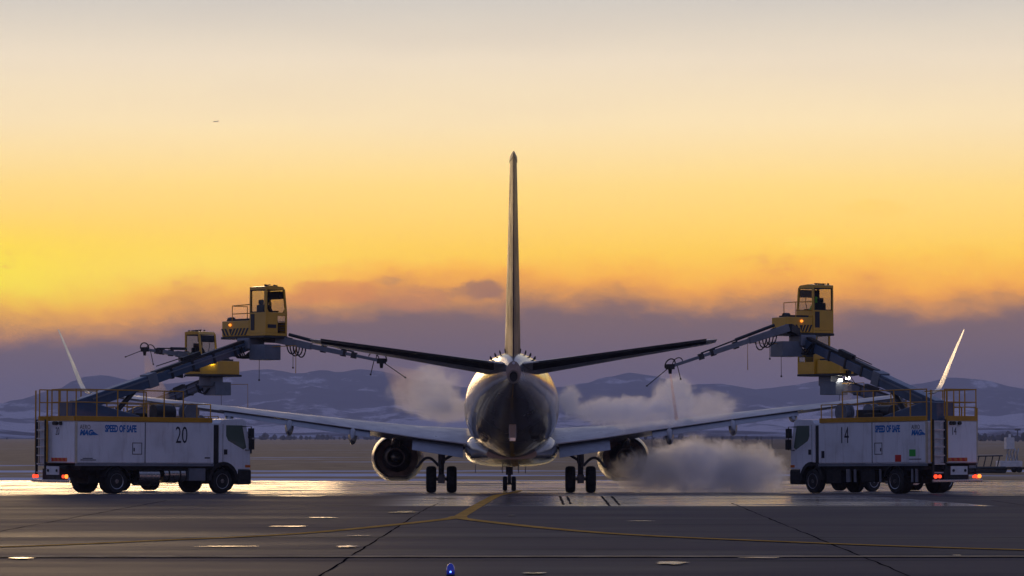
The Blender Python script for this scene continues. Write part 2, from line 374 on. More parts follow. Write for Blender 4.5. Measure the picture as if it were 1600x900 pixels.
def puddle_mat():
    m = mat('standing_water', (.05, .048, .05), .09, 0, 0, spec=.6)
    global nt
    nt = m.node_tree; t = N('ShaderNodeNewGeometry'); n = N('ShaderNodeTexNoise'); n.inputs['Scale'].default_value = 5.0; n.inputs['Detail'].default_value = 3
    L(t.outputs['Position'], n.inputs[0]); b = N('ShaderNodeBump'); b.inputs['Strength'].default_value = 1.0; b.inputs['Distance'].default_value = .03
    L(n.outputs[0], b.inputs['Height']); p = nt.nodes['Principled BSDF']; L(b.outputs[0], p.inputs['Normal'])
    at = N('ShaderNodeAttribute', attribute_name='fill'); mp = N('ShaderNodeMapping'); L(t.outputs['Position'], mp.inputs[0]); mp.inputs['Scale'].default_value = (2.2, 1.0, 1)
    n2 = N('ShaderNodeTexNoise'); n2.inputs['Scale'].default_value = 1.0; n2.inputs['Detail'].default_value = 6; L(mp.outputs[0], n2.inputs[0])
    f = MR(MA('ADD', at.outputs['Fac'], MA('MULTIPLY', MA('SUBTRACT', n2.outputs[0], .5), 1.2)), .25, .75)
    tr = N('ShaderNodeBsdfTransparent'); mx = N('ShaderNodeMixShader'); L(f, mx.inputs[0]); L(tr.outputs[0], mx.inputs[1]); L(p.outputs[0], mx.inputs[2])
    L(mx.outputs[0], nt.nodes['Material Output'].inputs[0]); return m
PM = puddle_mat()
for (x, y, hw, hd) in [(447, 823.5, 44, 1.2), (505, 809.5, 36, .9), (630, 801, 34, 2.6), (350, 855, 78, 1.0), (542, 855, 38, 2.4), (1047, 881, 44, 4.5), (32, 873.5, 34, 1.6),
                       (1190, 873, 60, 1.0), (835, 897, 36, 2.0), (560, 838, 40, .7), (1495, 869, 14, 1.0), (690, 778, 60, .9), (470, 775, 70, .8), (1000, 815, 40, .5), (800, 806, 12, 1.4)]:
    c = px(x, y, EYE * F / (y - HZ)); sx = hw * c.y / F; sy = hd * c.y * c.y / (EYE * F)
    vs = [(c.x, c.y, gz(c.y) + .021)]; k = 26
    for i in range(k):
        a = 2 * math.pi * i / k; r = .72 + .42 * noise.noise(Vector((math.cos(a) * 1.6 + x, math.sin(a) * 1.6, y)))
        vs.append((c.x + sx * r * math.cos(a), c.y + sy * r * math.sin(a), gz(c.y) + .021))
    inner = [(c.x + (v[0] - c.x) * .45, c.y + (v[1] - c.y) * .45, v[2]) for v in vs[1:]]
    po = MB().add([vs[0]] + inner + vs[1:], [(0, 1 + i, 1 + (i + 1) % k) for i in range(k)] + [(1 + i, 1 + k + i, 1 + k + (i + 1) % k, 1 + (i + 1) % k) for i in range(k)]).build('puddle', PM)
    at = po.data.attributes.new('fill', 'FLOAT', 'POINT')
    for i in range(1 + 2 * k): at.data[i].value = 1.0 if i <= k else 0.0
    struct(po)

# ------------------------------------------------------------------ mountains, low ridge, trees, fence
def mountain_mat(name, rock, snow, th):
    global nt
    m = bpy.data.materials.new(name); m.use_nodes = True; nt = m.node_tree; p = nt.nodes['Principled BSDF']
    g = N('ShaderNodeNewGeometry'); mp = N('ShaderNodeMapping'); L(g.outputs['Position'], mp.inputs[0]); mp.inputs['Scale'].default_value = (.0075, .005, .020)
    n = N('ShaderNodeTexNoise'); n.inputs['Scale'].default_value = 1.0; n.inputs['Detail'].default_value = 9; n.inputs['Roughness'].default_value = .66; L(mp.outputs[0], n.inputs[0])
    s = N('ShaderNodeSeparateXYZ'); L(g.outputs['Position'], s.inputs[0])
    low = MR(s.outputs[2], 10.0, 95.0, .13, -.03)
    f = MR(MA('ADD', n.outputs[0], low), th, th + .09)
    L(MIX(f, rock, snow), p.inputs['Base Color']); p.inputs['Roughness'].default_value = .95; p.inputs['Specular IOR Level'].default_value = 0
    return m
prof = [(-900, 610), (-400, 600), (-150, 615), (0, 628), (60, 618), (100, 603), (128, 584), (160, 583), (200, 590), (260, 594), (310, 590), (345, 582), (385, 576), (425, 572), (465, 581), (500, 575), (530, 579), (560, 573), (600, 577),
        (650, 590), (720, 600), (800, 604), (880, 600), (930, 588), (985, 579), (1030, 584), (1080, 600), (1120, 596), (1180, 606), (1240, 598), (1300, 588), (1340, 594), (1400, 604), (1450, 592), (1490, 584), (1540, 589), (1575, 600), (1620, 606), (1800, 590), (2200, 605), (2600, 600)]
def pl(t, P):
    if t <= P[0][0]: return P[0][1]
    for (a, b), (c, d) in zip(P, P[1:]):
        if t <= c: return b + (d - b) * (t - a) / (c - a)
    return P[-1][1]
YM = 7600.0
def mountains():
    xs = [-4200 + 20 * i for i in range(421)]; ys = [5000 + 75 * j for j in range(45)]; vs = []
    for y in ys:
        for x in xs:
            pxx = 800 + x * F / YM; top = (HZ - pl(pxx, prof)) * YM / F + 3
            t = (y - 5000) / (YM - 5000); env = max(0.0, min(1.0, t)) if y <= YM else max(0, 1 - (y - YM) / 900)
            env = env ** 1.5
            ridge = 1 - abs(noise.fractal(Vector((x * .0021, y * .0016, 3.1)), .9, 2.1, 5)) * 1.25
            wob = noise.fractal(Vector((x * .008, y * .007, 9.0)), .9, 2.1, 6)
            k = 1.0 if abs(y - YM) < 40 else (.62 + .38 * ridge)
            vs.append((x, y, -1.0 + top * env * k + wob * 15 * min(1, 4 * env) * (1 if y < YM - 60 else .35)))
    n = len(xs)
    fs = [(j*n+i, j*n+i+1, (j+1)*n+i+1, (j+1)*n+i) for j in range(len(ys)-1) for i in range(n-1)]
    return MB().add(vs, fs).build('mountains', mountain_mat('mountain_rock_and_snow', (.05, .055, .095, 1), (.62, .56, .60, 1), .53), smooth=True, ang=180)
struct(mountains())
def foothills():
    xs = [-2600 + 16 * i for i in range(326)]; ys = [3300 + 60 * j for j in range(16)]; vs = []
    for y in ys:
        for x in xs:
            t = (y - 3300) / 900; e = math.sin(math.pi * min(1, max(0, t))) ** 1.2
            pxx = 800 + x * F / 3750
            h = 6 + 5.5 * noise.fractal(Vector((x * .002, 1.3, 0)), 1, 2, 3) + (7 if pxx > 1280 else 0) * min(1, max(0, (pxx - 1280) / 90)) + 22 * max(0, min(1, (110 - pxx) / 320))
            vs.append((x, y, -.9 + max(0.5, h) * e + e * 1.2 * noise.noise(Vector((x * .02, y * .02, 0)))))
    n = len(xs)
    fs = [(j*n+i, j*n+i+1, (j+1)*n+i+1, (j+1)*n+i) for j in range(len(ys)-1) for i in range(n-1)]
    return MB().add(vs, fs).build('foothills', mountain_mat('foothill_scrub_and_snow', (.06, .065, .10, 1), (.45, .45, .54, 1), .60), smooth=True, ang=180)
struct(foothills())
tl = MB()
for i in range(420):
    if i < 230: x = rnd.uniform(1280, 1700); Y = rnd.uniform(1700, 2300)
    elif i < 330: x = rnd.uniform(380, 700); Y = rnd.uniform(2300, 2900)
    else: x = rnd.uniform(-150, 1300); Y = rnd.uniform(2400, 3000)
    c = px(x, HZ, Y); h = rnd.uniform(2.0, 5.0) * (1.3 if rnd.random() < .15 else .8); wd = h * rnd.uniform(.5, .9); k = 7
    rs = []
    for t in (0, .25, .6, .85, 1.0):
        rr = wd * (.35, .9, 1.0, .6, .1)[(0, .25, .6, .85, 1.0).index(t)] * .6
        rs.append([(c.x + rr * math.cos(2*math.pi*q/k) * rnd.uniform(.7, 1.25), Y + rr * math.sin(2*math.pi*q/k), -.7 + h * t * rnd.uniform(.94, 1.06)) for q in range(k)])
    tl.rings(rs)
o = tl.build('far_treeline', 'leaf'); tag(o, 'dark line of far trees along the foot of the hills', 'trees', kind='stuff')

# perimeter fence far behind the right hand steam
fr = root('perimeter_fence', (22, 640, gz(640)))
tag(fr, 'dark wire perimeter fence far off behind the steam on the right', 'fence')
pm = MB().box((-.05, -.05, 0), (.05, .05, 2.7)).build('fence_post', 'fence', fr)
for i in range(1, 15): part(pm, 'fence_post', 'fence', fr).location = (i * 3.0, 0, 0)
wm = MB()
for zz in [.15 + .17 * i for i in range(15)]: wm.box((0, -.02, zz), (42, .02, zz + .07))
wm.build('fence_wire', 'fence', fr)

mt = root('airfield_mast', (px(1590, 690, 1500).x, 1500, gz(1500))); tag(mt, 'thin dark mast with a wide top on the horizon at far right', 'mast')
MB().tube([(0, 0, 0), (0, 0, 5.4)], .3, 8).build('pole', 'fence', mt); MB().box((-1.3, -.6, 5.4), (1.3, .6, 6.3)).build('lamp_head', 'fence', mt)
# parked ground equipment at the right edge
e1 = root('equipment_trailer', (36.2, 232, gz(232)), (0, 0, R(8)))
tag(e1, 'white boxed equipment trailer with folded lattice frame and upright white cabinet at right edge', 'trailer')
MB().box((-1.0, -.6, .42), (.65, .6, .85)).build('white_box', 'equip', e1, bevel=.03)
lat = MB()
for i in range(4): lat.tube([(-.4 + .25 * i, 0, .85), (-.15 + .25 * i, .2, 1.75)], .05, 6); lat.tube([(-.1 + .2 * i, 0, .85), (-.4 + .24 * i, -.2, 1.6)], .04, 6)
lat.build('lattice_frame', 'alu', e1)
MB().box((-.45, -.3, 1.7), (.15, .3, 2.55)).box((-.2, -.08, 2.55), (-.05, .08, 2.8)).build('cabinet', 'equip', e1, bevel=.02)
for sx in (-.75, .4):
    for sy in (-.62, .62): MB().lathe((sx, sy, .22), 'y', [(-.08, .12), (-.08, .22), (.08, .22), (.08, .12)], 14).build('wheel', 'rubber', e1, smooth=True)
MB().box((-1.3, -.45, .25), (.9, .45, .40)).build('frame', 'darkst', e1)
e2 = root('baggage_cart', (39.6, 236, gz(236)), (0, 0, R(-5)))
tag(e2, 'low white flat cart with dark openings cut by the right edge of the picture', 'cart')
MB().box((-1.6, -.7, .55), (1.6, .7, 1.05)).build('body', 'equip', e2, bevel=.03)
for k in range(3): MB().box((-1.2 + .8 * k, -.706, .72), (-.9 + .8 * k, -.69, .95)).build('opening', 'black', e2)
for sx in (-1.1, 1.1):
    for sy in (-.6, .6): MB().lathe((sx, sy, .25), 'y', [(-.08, .12), (-.08, .25), (.08, .25), (.08, .12)], 14).build('wheel', 'rubber', e2, smooth=True)
MB().box((-1.7, -.5, .36), (1.7, .5, .54)).build('frame', 'darkst', e2)
e3 = root('stored_pipes', (33.6, 228, gz(228)), (0, 0, R(3)))
tag(e3, 'dark heap of stacked pipes and frames left of the white trailer', 'pipes')
for k in range(6): MB().tube([(-1.3, -.4 + .25 * (k % 3), .13 + .24 * (k // 3)), (1.5, -.35 + .25 * (k % 3), .13 + .24 * (k // 3))], .12, 10).build('pipe', 'darkst', e3, smooth=True)
b3 = MB()
for k in range(5): b3.tube([(-1 + .5 * k, 0, .5), (-.8 + .5 * k, .1, 1.25)], .045, 6)
b3.tube([(-1.1, .05, 1.2), (1.4, .1, 1.25)], .05, 6); b3.build('rack', 'fence', e3)

# ------------------------------------------------------------------ aircraft (x right, y to the nose, origin on the ground under the main gear)
GY = 131.6
pitch = math.atan2(gz(GY + 15.6) - gz(GY), 15.6)
ac = root('airliner', (-.04, GY, gz(GY)), (pitch, 0, R(.3)))
tag(ac, 'twin engined airliner with upswept winglets seen from directly behind its tail', 'airliner')
S0 = 19.67
def ring_ell(s, hw, zt, zb, n=40):
    c = (zt + zb) / 2; h = (zt - zb) / 2
    return [(hw * math.cos(2*math.pi*i/n), S0 - s, c + h * math.sin(2*math.pi*i/n)) for i in range(n)]
fus = [(0,.04,2.95,2.85),(.3,.5,3.4,2.35),(.9,.95,3.85,1.95),(2,1.4,4.5,1.6),(3.2,1.65,5.0,1.45),(5,1.84,5.28,1.36),(7,1.88,5.34,1.34),(12,1.88,5.34,1.34),(18,1.88,5.34,1.34),(23.5,1.88,5.34,1.34),
       (25,1.87,5.34,1.42),(26.5,1.83,5.34,1.58),(28,1.75,5.33,1.82),(29.5,1.63,5.32,2.12),(31,1.46,5.30,2.46),(32.5,1.25,5.26,2.80),(34,1.0,5.20,3.13),(35.3,.76,5.10,3.42),(36.5,.52,4.98,3.66),(37.4,.36,4.86,3.82),(38.0,.26,4.74,3.93)]
MB().rings([ring_ell(*f) for f in fus]).build('fuselage', 'hull', ac, smooth=True, ang=60)
MB().lathe((0, S0 - 37.9, 4.18), 'y', [(.0, .10), (-.02, .19), (-.20, .20), (-.20, .15), (.0, .14)], 20, sz=1.25).build('exhaust_pipe', 'hot', ac, smooth=True)
MB().lathe((0, S0 - 38.005, 4.18), 'y', [(0, .15), (.004, .15)], 20, sz=1.25).build('exhaust_opening', 'black', ac)
MB().tube([(0, S0 - 38.0, 4.66), (0, S0 - 38.12, 4.66)], .05, 10).build('tail_lamp', 'equip', ac)
bf = []
for s, hw, zt, zb in [(11.5,.9,1.75,1.32),(13,1.55,2.3,1.16),(15,1.86,2.5,1.08),(19,1.90,2.55,1.06),(21.5,1.87,2.4,1.08),(23,1.6,2.1,1.18),(24.6,1.0,1.75,1.34)]:
    c = (zt + zb) / 2; h = (zt - zb) / 2; n = 32; rg = []
    for i in range(n):
        a = 2*math.pi*i/n; ca, sa = math.cos(a), math.sin(a)
        rg.append((hw * abs(ca)**.72 * (1 if ca >= 0 else -1), S0 - s, c + h * abs(sa)**.62 * (1 if sa >= 0 else -1)))
    bf.append(rg)
MB().rings(bf).build('belly_fairing', 'hull', ac, smooth=True, ang=60)
for s_, in ((24.6,), (26.6,), (28.6,), (30.6,), (32.4,), (34.2,)):
    k_ = [i for i in range(len(fus) - 1) if fus[i][0] <= s_ <= fus[i+1][0]][0]; u_ = (s_ - fus[k_][0]) / (fus[k_+1][0] - fus[k_][0])
    hw_, zt_, zb_ = [fus[k_][q] + u_ * (fus[k_+1][q] - fus[k_][q]) for q in (1, 2, 3)]
    MB().rings([ring_ell(s_ - .012, hw_ + .003, zt_ + .003, zb_ - .003, 80), ring_ell(s_ + .012, hw_ - .002, zt_ + .001, zb_ + .001, 80)], cap=False).build('skin_joint', 'ink', ac)
# airfoil
def foil(n=14, camber=.015):
    up = []; lo = []
    for i in range(n + 1):
        x = .5 * (1 - math.cos(math.pi * i / n)); t = 5 * (.2969*math.sqrt(x) - .126*x - .3516*x*x + .2843*x**3 - .1015*x**4) + .012 * x
        c = 4 * camber * x * (1 - x); up.append((x, c / 1.0, t)); lo.append((x, c, -t))
    return [(x, c, t) for x, c, t in reversed(up)] + [(x, c, t) for x, c, t in lo[1:]]
FO = foil()
def wing_ring(X, le, ch, zq, tc, twist=0.0, vert=None):
    out = []
    for x, c, t in FO:
        s = le + x * ch; z = zq + (c + t * tc) * ch + (0.3 - x) * ch * twist
        out.append((X, S0 - s, z))
    return out
for sd_ in (-1, 1):
    secs = [(1.2,13.2,8.3,2.05,.135,.02),(1.88,13.6,7.8,2.10,.13,.02),(3.8,14.6,6.4,2.33,.12,.02),(5.8,15.64,5.2,2.60,.115,.015),(9.0,17.3,4.0,3.02,.11,.01),(13,19.4,2.75,3.52,.105,.0),(16.2,21.05,1.85,3.93,.10,-.01),(16.9,21.45,1.7,4.02,.10,-.01)]
    wg = MB().rings([wing_ring(sd_ * a, b, c, d, e, f) for a, b, c, d, e, f in secs]).build('wing', 'wing', ac, smooth=True, ang=50)
    # blended winglet
    wl = []
    for X, z, le, ch, rot in [(16.9,4.02,21.45,1.7,8),(17.08,4.06,21.6,1.6,22),(17.22,4.18,21.8,1.5,48),(17.32,4.42,22.05,1.36,68),(17.55,5.15,22.75,1.02,72),(17.80,5.9,23.4,.70,72),(17.97,6.4,23.9,.42,72),(18.0,6.5,24.05,.28,72)]:
        rg = []; ca, sa = math.cos(R(rot)), math.sin(R(rot))
        for x, c, t in FO: d = t * .065 * ch; rg.append((sd_ * (X - d * sa), S0 - le - x * ch, z + d * ca))
        wl.append(rg)
    MB().rings(wl).build('winglet', 'wlet', wg, smooth=True, ang=50)
    # flaps a little down, ailerons
    def panel(name, x0, x1, drop, ang, ch0, ch1, m):
        rs = []
        for X, ch in ((x0, ch0), (x1, ch1)):
            k = [i for i in range(len(secs) - 1) if secs[i][0] <= X <= secs[i+1][0]][0]; u = (X - secs[k][0]) / (secs[k+1][0] - secs[k][0])
            le, c, zq, tw = [secs[k][j] + u * (secs[k+1][j] - secs[k][j]) for j in (1, 2, 3, 5)]
            te = le + c; z0 = zq - .7 * c * tw; rg = []
            for x, cc, t in FO:
                a = R(ang); xs_ = (x - .1) * ch; zz = t * .13 * ch
                rg.append((sd_ * X, S0 - (te - .35 * ch + xs_ * math.cos(a) + zz * math.sin(a)), z0 - drop - xs_ * math.sin(a) + zz * math.cos(a)))
            rs.append(rg)
        return MB().rings(rs).build(name, m, wg, smooth=True, ang=50)
    panel('flap', 1.95, 4.02, .12, 20, 1.5, 1.35, 'flap'); panel('flap', 5.75, 11.6, .06, 14, 1.1, .7, 'flap'); panel('aileron', 11.8, 15.6, .012, 2, .62, .42, 'wing')
    for X, ln, hh in ((6.45, 2.1, .42), (9.0, 1.9, .40), (11.4, 1.2, .22)):
        k = 16; zt = 2.60 + (X - 5.8) * .13 - .02; te = 20.95 + (X - 5.8) * .165; rs = []
        for t, a in ((-1.3, .03), (-.9, .6), (-.3, .95), (.1, 1.0), (.45, .7), (.75, .25), (.85, .05)):
            rs.append([(sd_ * X + .17 * a * math.cos(2*math.pi*i/k), S0 - te - t * ln * .55, zt - .16 - hh * .5 * (1 + .25 * t) + hh * .80 * a * math.sin(2*math.pi*i/k) - .10 * t) for i in range(k)])
        MB().rings(rs).build('flap_track_fairing', 'flap', wg, smooth=True, ang=60)
    # engine
    EX, EZ = sd_ * 4.85, 1.47
    en = MB().lathe((EX, S0, EZ), 'y', [(-11.75, .86), (-11.6, .95), (-11.9, 1.02), (-12.6, 1.10), (-13.6, 1.13), (-14.6, 1.09), (-15.4, 1.0), (-15.75, .94), (-15.74, .915), (-15.2, .92), (-14.2, .90), (-13.2, .86), (-12.2, .82)], 40, sz=.95, closed=True, flat=.88).build('engine', 'nacelle', ac, smooth=True, ang=50)
    MB().lathe((EX, S0 - 14.0, EZ), 'y', [(0, .2), (0, .885), (-.02, .885), (-.02, .2)], 36, sz=.95).build('fan_duct_wall', 'hot', en, smooth=True)
    MB().lathe((EX, S0, EZ), 'y', [(-14.0, .60), (-15.0, .60), (-15.9, .50), (-16.55, .38), (-16.55, .35), (-15.9, .40), (-15.6, .1)], 32).build('core_cowl', 'hot', en, smooth=True, ang=50)
    MB().lathe((EX, S0, EZ), 'y', [(-15.6, .24), (-16.4, .22), (-16.9, .12), (-17.15, .02)], 24).build('exhaust_plug', 'hot', en, smooth=True)
    MB().lathe((EX, S0 - 12.35, EZ), 'y', [(0, .1), (0, .84), (-.03, .84), (-.03, .1)], 36, sz=.95).build('fan', 'darkst', en)
    pyl = []
    for s, z0, z1, hw in ((12.6, 2.45, 2.56, .08), (13.8, 2.3, 2.72, .2), (15.2, 1.95, 2.75, .24), (16.5, 1.85, 2.6, .2), (18.0, 2.05, 2.5, .1), (18.6, 2.2, 2.45, .03)):
        pyl.append([(EX + hw * i, S0 - s, z) for i, z in ((-1, z0), (1, z0), (1, z1), (-1, z1))])
    MB().rings(pyl).build('pylon', 'hull', en, smooth=True, ang=40)
    # main gear
    gx = sd_ * 2.86
    lg = MB().tube([(gx, 0, .56), (gx, 0, 1.25)], .095, 14).tube([(gx, 0, 1.2), (gx - sd_ * .02, 0, 2.3)], .15, 14).tube([(gx - .5, 0, .56), (gx + .5, 0, .56)], .07, 10)
    lg.tube([(gx, -.14, .7), (gx, -.3, 1.0), (gx, -.14, 1.3)], .04, 8).box((gx - .14, -.2, .38), (gx + .14, .12, .74)).tube([(gx - .1, -.18, .45), (gx - .1, -.18, 1.9)], .022, 6).tube([(gx + .09, -.2, .6), (gx + .12, -.16, 2.1)], .018, 6)
    lg = lg.build('main_gear_leg', 'gear', ac, smooth=True)
    MB().tube([(gx, 0, 1.28), (sd_ * 1.75, 0, 1.95)], .06, 8).build('side_brace', 'gear', lg, smooth=True)
    arc = [(gx + sd_ * (.12 + .95 * t), -.05, 1.10 + .42 * math.sin(math.pi * min(1, t * 1.08) * .92) - .18 * t) for t in [i / 10 for i in range(11)]]
    MB().tube(arc, .055, 8).tube([(gx, 0, 1.02), arc[2]], .03, 6).build('gear_door', 'gear', lg, smooth=True)
    for k in (-1, 1):
        MB().lathe((gx + k * .42, 0, .545), 'x', [(-.20, .28), (-.205, .45), (-.17, .52), (-.08, .545), (.08, .545), (.17, .52), (.205, .45), (.20, .28)], 36).build('wheel', 'rubber', lg, smooth=True, ang=50)
# nose gear
ny = S0 - 4.07
ng = MB().tube([(0, ny, .34), (0, ny, 1.6)], .08, 12).tube([(-.3, ny, .345), (.3, ny, .345)], .05, 8).box((-.16, ny - .1, .75), (.16, ny + .1, 1.15)).build('nose_gear_leg', 'gear', ac, smooth=True)
for k in (-1, 1):
    MB().lathe((k * .20, ny, .345), 'x', [(-.10, .18), (-.105, .29), (-.06, .34), (.06, .34), (.105, .29), (.10, .18)], 28).build('wheel', 'rubber', ng, smooth=True, ang=50)
    MB().box((k * .38 - .012, ny - .7, .95), (k * .38 + .012, ny + .7, 1.45)).build('gear_door', 'hull', ng)
# fin
def fin_ring(z, le, ch, tk, x0=0.0, x1=1.0):
    pts = [p for p in FO]; out = []
    for x, c, t in pts:
        xx = x0 + (x1 - x0) * x
        th = 5 * (.2969*math.sqrt(xx) - .126*xx - .3516*xx*xx + .2843*xx**3 - .1015*xx**4) + .03 * xx
        e = 1 if t >= 0 else -1
        if x in (0.0,) and x0 > 0: th = th
        out.append((e * th * tk * ch, S0 - le - xx * ch, z))
    return out
fsec = [(5.0,28.6,8.1,.075),(5.5,30.3,6.6,.085),(6.2,31.2,5.95,.09),(8.0,32.75,4.85,.092),(10.0,34.45,3.65,.094),(11.9,36.05,2.55,.095)]
fn = MB().rings([fin_ring(a, b, c, d, 0, .70) for a, b, c, d in fsec]).build('tail_fin', 'fin', ac, smooth=True, ang=50)
MB().rings([fin_ring(a, b, c, d, .708, 1.0) for a, b, c, d in [(4.86,29.4,7.45,.08),(5.42,30.0,6.85,.085)] + fsec[2:]]).build('rudder', 'fin', fn, smooth=True, ang=50)
MB().rings([fin_ring(a, b, c, d) for a, b, c, d in [(11.91,36.05,2.58,.11),(12.05,36.25,2.4,.11),(12.14,36.6,1.9,.08),(12.17,37.0,1.2,.04)]]).build('fin_cap', 'fin', fn, smooth=True, ang=50)
# stabilisers, trimmed nose down
for sd_ in (-1, 1):
    rs = [wing_ring(sd_ * a, b, c, d, e, -.055) for a, b, c, d, e in ((.35,33.0,4.3,4.50,.095),(1.0,33.4,3.95,4.58,.095),(4.0,35.3,2.6,5.00,.092),(6.9,37.1,1.45,5.40,.09),(7.18,37.4,1.1,5.44,.07))]
    st = MB().rings(rs).build('stabiliser', 'wing', ac, smooth=True, ang=50)
    MB().rings([[(sd_*X, S0 - te + .0, z + .03), (sd_*X, S0 - te + .0, z - .03), (sd_*X, S0 - te + ch, z - .10 * ch + .03 - tk), (sd_*X, S0 - te + ch, z - .10 * ch - .03 - tk)] for X, te, z, ch, tk in ((.7, 37.30, 4.70, 1.05, .1), (6.8, 38.56, 5.475, .45, .05))]).build('elevator', 'darkst', st)  # elevator coloured dark to paint in the shade under the stabiliser
for sd_ in (-1, 1):
    for k in range(5):
        a = R(90 - sd_ * (13 + 9 * k)); yy = S0 - 33.0
        p = Vector((1.20 * math.cos(a), yy, 4.02 + 1.25 * math.sin(a))); q = p + Vector((math.cos(a), 0, math.sin(a))) * .10
        MB().beam(p + Vector((0, .15, 0)), q + Vector((0, -.1, 0)), .03, .09).build('vortex_generator', 'black', ac)
MB().box((-.14, S0 - 31.6, 2.05), (.14, S0 - 30.2, 2.7)).build('tail_skid', 'hull', ac, bevel=.05)
MB().box((-.11, S0 - 31.62, 1.98), (.11, S0 - 31.2, 2.1)).build('skid_shoe', 'bare', ac)
MB().box((.72, S0 - 29.4, 2.08), (1.02, S0 - 29.2, 2.22)).build('outflow_vent', 'black', ac)
for xx, s in ((-1.45, 22.0), (.3, 21), (-.35, 20.5), (.62, 16)): MB().prism([(S0 - s, 1.15), (S0 - s - .3, 1.15), (S0 - s - .34, .80), (S0 - s - .2, .80)], 'x', xx - .015, xx + .015).build('blade_antenna', 'hull', ac)

# ------------------------------------------------------------------ de-icing truck (x to the front, y left, origin on the ground at the rear)
GR = 'de-icing trucks round the airliner'
def truck(loc_xy, yaw, label, num, bx, zc, hood_w, ybox, arm, dark_vest, seed, left_extras=False, lamps=False, pv=.35):
    ca, sa = math.cos(yaw), math.sin(yaw)
    z0 = gz(loc_xy[1]); z1 = gz(loc_xy[1] + 5.5 * sa)
    T = root('deicing_truck', (loc_xy[0], loc_xy[1], z0), (0, -math.atan2(z1 - z0, 5.5), yaw)); tag(T, label, 'truck', GR)
    bpy.context.view_layer.update(); inv = T.matrix_world.inverted()
    rr = random.Random(seed)
    # tank body
    B = MB().box((.02, -1.25, 1.16), (6.4, 1.25, 2.74)).build('tank_body', 'white', T, bevel=.03)
    for sy in (-1, 1):
        MB().box((.06, sy * 1.25, 1.2), (3.13, sy * 1.262, 2.70)).build('side_panel', 'white', B, bevel=.006)
        MB().box((3.17, sy * 1.25, 1.2), (6.36, sy * 1.262, 2.70)).build('side_panel', 'white', B, bevel=.006)
        MB().box((3.135, sy * 1.25, 1.18), (3.165, sy * 1.2635, 2.72)).build('panel_seam', 'ink', B)
        MB().box((.0, sy * 1.19, 1.16), (.05, sy * 1.272, 2.74)).build('corner_post', 'cream', B)
        MB().box((.0, sy * 1.20, 1.06), (6.4, sy * 1.27, 1.155)).build('sill_rail', 'boomlt', B)
        fr_ = MB(); x0, x1, za, zb = 2.55, 3.0, 1.5, 1.95
        for a, b in (((x0, za), (x1, za + .025)), ((x0, zb - .025), (x1, zb)), ((x0, za), (x0 + .025, zb)), ((x1 - .025, za), (x1, zb))): fr_.box((a[0], sy * 1.263, a[1]), (b[0], sy * 1.270, b[1]))
        fr_.build('access_door_frame', 'ink', B); MB().box((2.61, sy * 1.263, 1.62), (2.66, sy * 1.275, 1.75)).build('door_latch', 'ink', B)
        xd = (-sy, 0, 0)
        if sy < 0: xn, xs_, xa = 4.55, 1.30, .16
        else: xn, xs_, xa = 5.1, 2.95, .85
        Y_ = sy * 1.266
        if num is None: continue
        text('fleet_number', num, .92, .64, 'ink', B, (xn, Y_, 1.95), xd, bold=-.004)
        text('slogan', 'SPEED OF SAFE', .36, .60, 'blue', B, (xs_, Y_, 2.35), xd, bold=.014)
        text('logo_word', 'AERO', .24, .78, 'ink', B, (xa, Y_, 2.44), xd, bold=-.003)
        text('logo_word', 'MAG', .27, .95, 'blue', B, (xa, Y_, 2.22), xd, bold=.016, shear=.25)
        d = -sy
        MB().prism([(xa + d * .52, 2.22), (xa + d * .86, 2.22), (xa + d * .60, 2.36)], 'y', Y_ - .003, Y_ + .003).build('logo_wing', 'blue', B)
        if sy < 0:
            MB().box((.2, -1.268, 1.27), (.9, -1.263, 1.30)).box((.3, -1.268, 1.33), (.75, -1.263, 1.36)).build('small_print', 'ink', B); MB().box((5.95, -1.268, 1.36), (6.2, -1.263, 1.41)).build('small_print', 'ink', B)
        elif left_extras:
            MB().box((1.45, 1.263, 1.22), (1.8, 1.268, 1.48)).build('red_sticker', 'red', B); MB().box((.62, 1.263, 1.42), (.98, 1.268, 1.68)).build('green_sticker', 'green', B)
            MB().box((.3, 1.263, 1.30), (1.0, 1.268, 1.33)).build('small_print', 'ink', B); MB().box((6.02, 1.263, 1.38), (6.2, 1.27, 1.66)).build('vent_plate', 'ink', B)
    # rear: panel, number, stripe, ladder
    MB().box((-.03, -1.19, 1.18), (.02, .40, 2.72)).build('rear_panel', 'white', B, bevel=.01)
    if num: text('fleet_number', num, .42, .62, 'ink', B, (-.034, .06, 2.22), (0, -1, 0), bold=-.002)
    MB().box((-.036, -.72, 1.22), (-.03, .32, 1.36)).build('reflective_stripe', 'orange', B)
    for k in range(4): MB().prism([(.28 - .26 * k, 1.22), (.16 - .26 * k, 1.22), (.22 - .26 * k, 1.36), (.34 - .26 * k, 1.36)], 'x', -.039, -.0365).build('stripe_mark', 'red', B)
    MB().box((-.05, .62, 1.16), (-.025, .98, 2.70)).build('ladder_backing', 'equip', B)
    ld = MB()
    for yy in (.50, 1.10): ld.box((-.22, yy - .035, .62), (-.14, yy + .035, 2.80))
    ld.build('ladder', 'black', T)
    for k in range(7): MB().box((-.21, .5, .78 + .32 * k), (-.15, 1.1, .83 + .32 * k)).build('rung', 'alu', T)
    MB().tube([(-.18, .40, 1.2), (-.18, .40, 3.9)], .035, 8).tube([(-.18, 1.18, 1.2), (-.18, 1.18, 3.9)], .03, 8).build('ladder_handrail', 'rail', T)
    for k, yy in enumerate((-.05, .1, -.32)): MB().lathe((-.07, yy, 2.66), 'x', [(-.05, .03), (-.05, .07), (.05, .07), (.05, .03)], 12).build('rear_work_lamp', 'black', T)
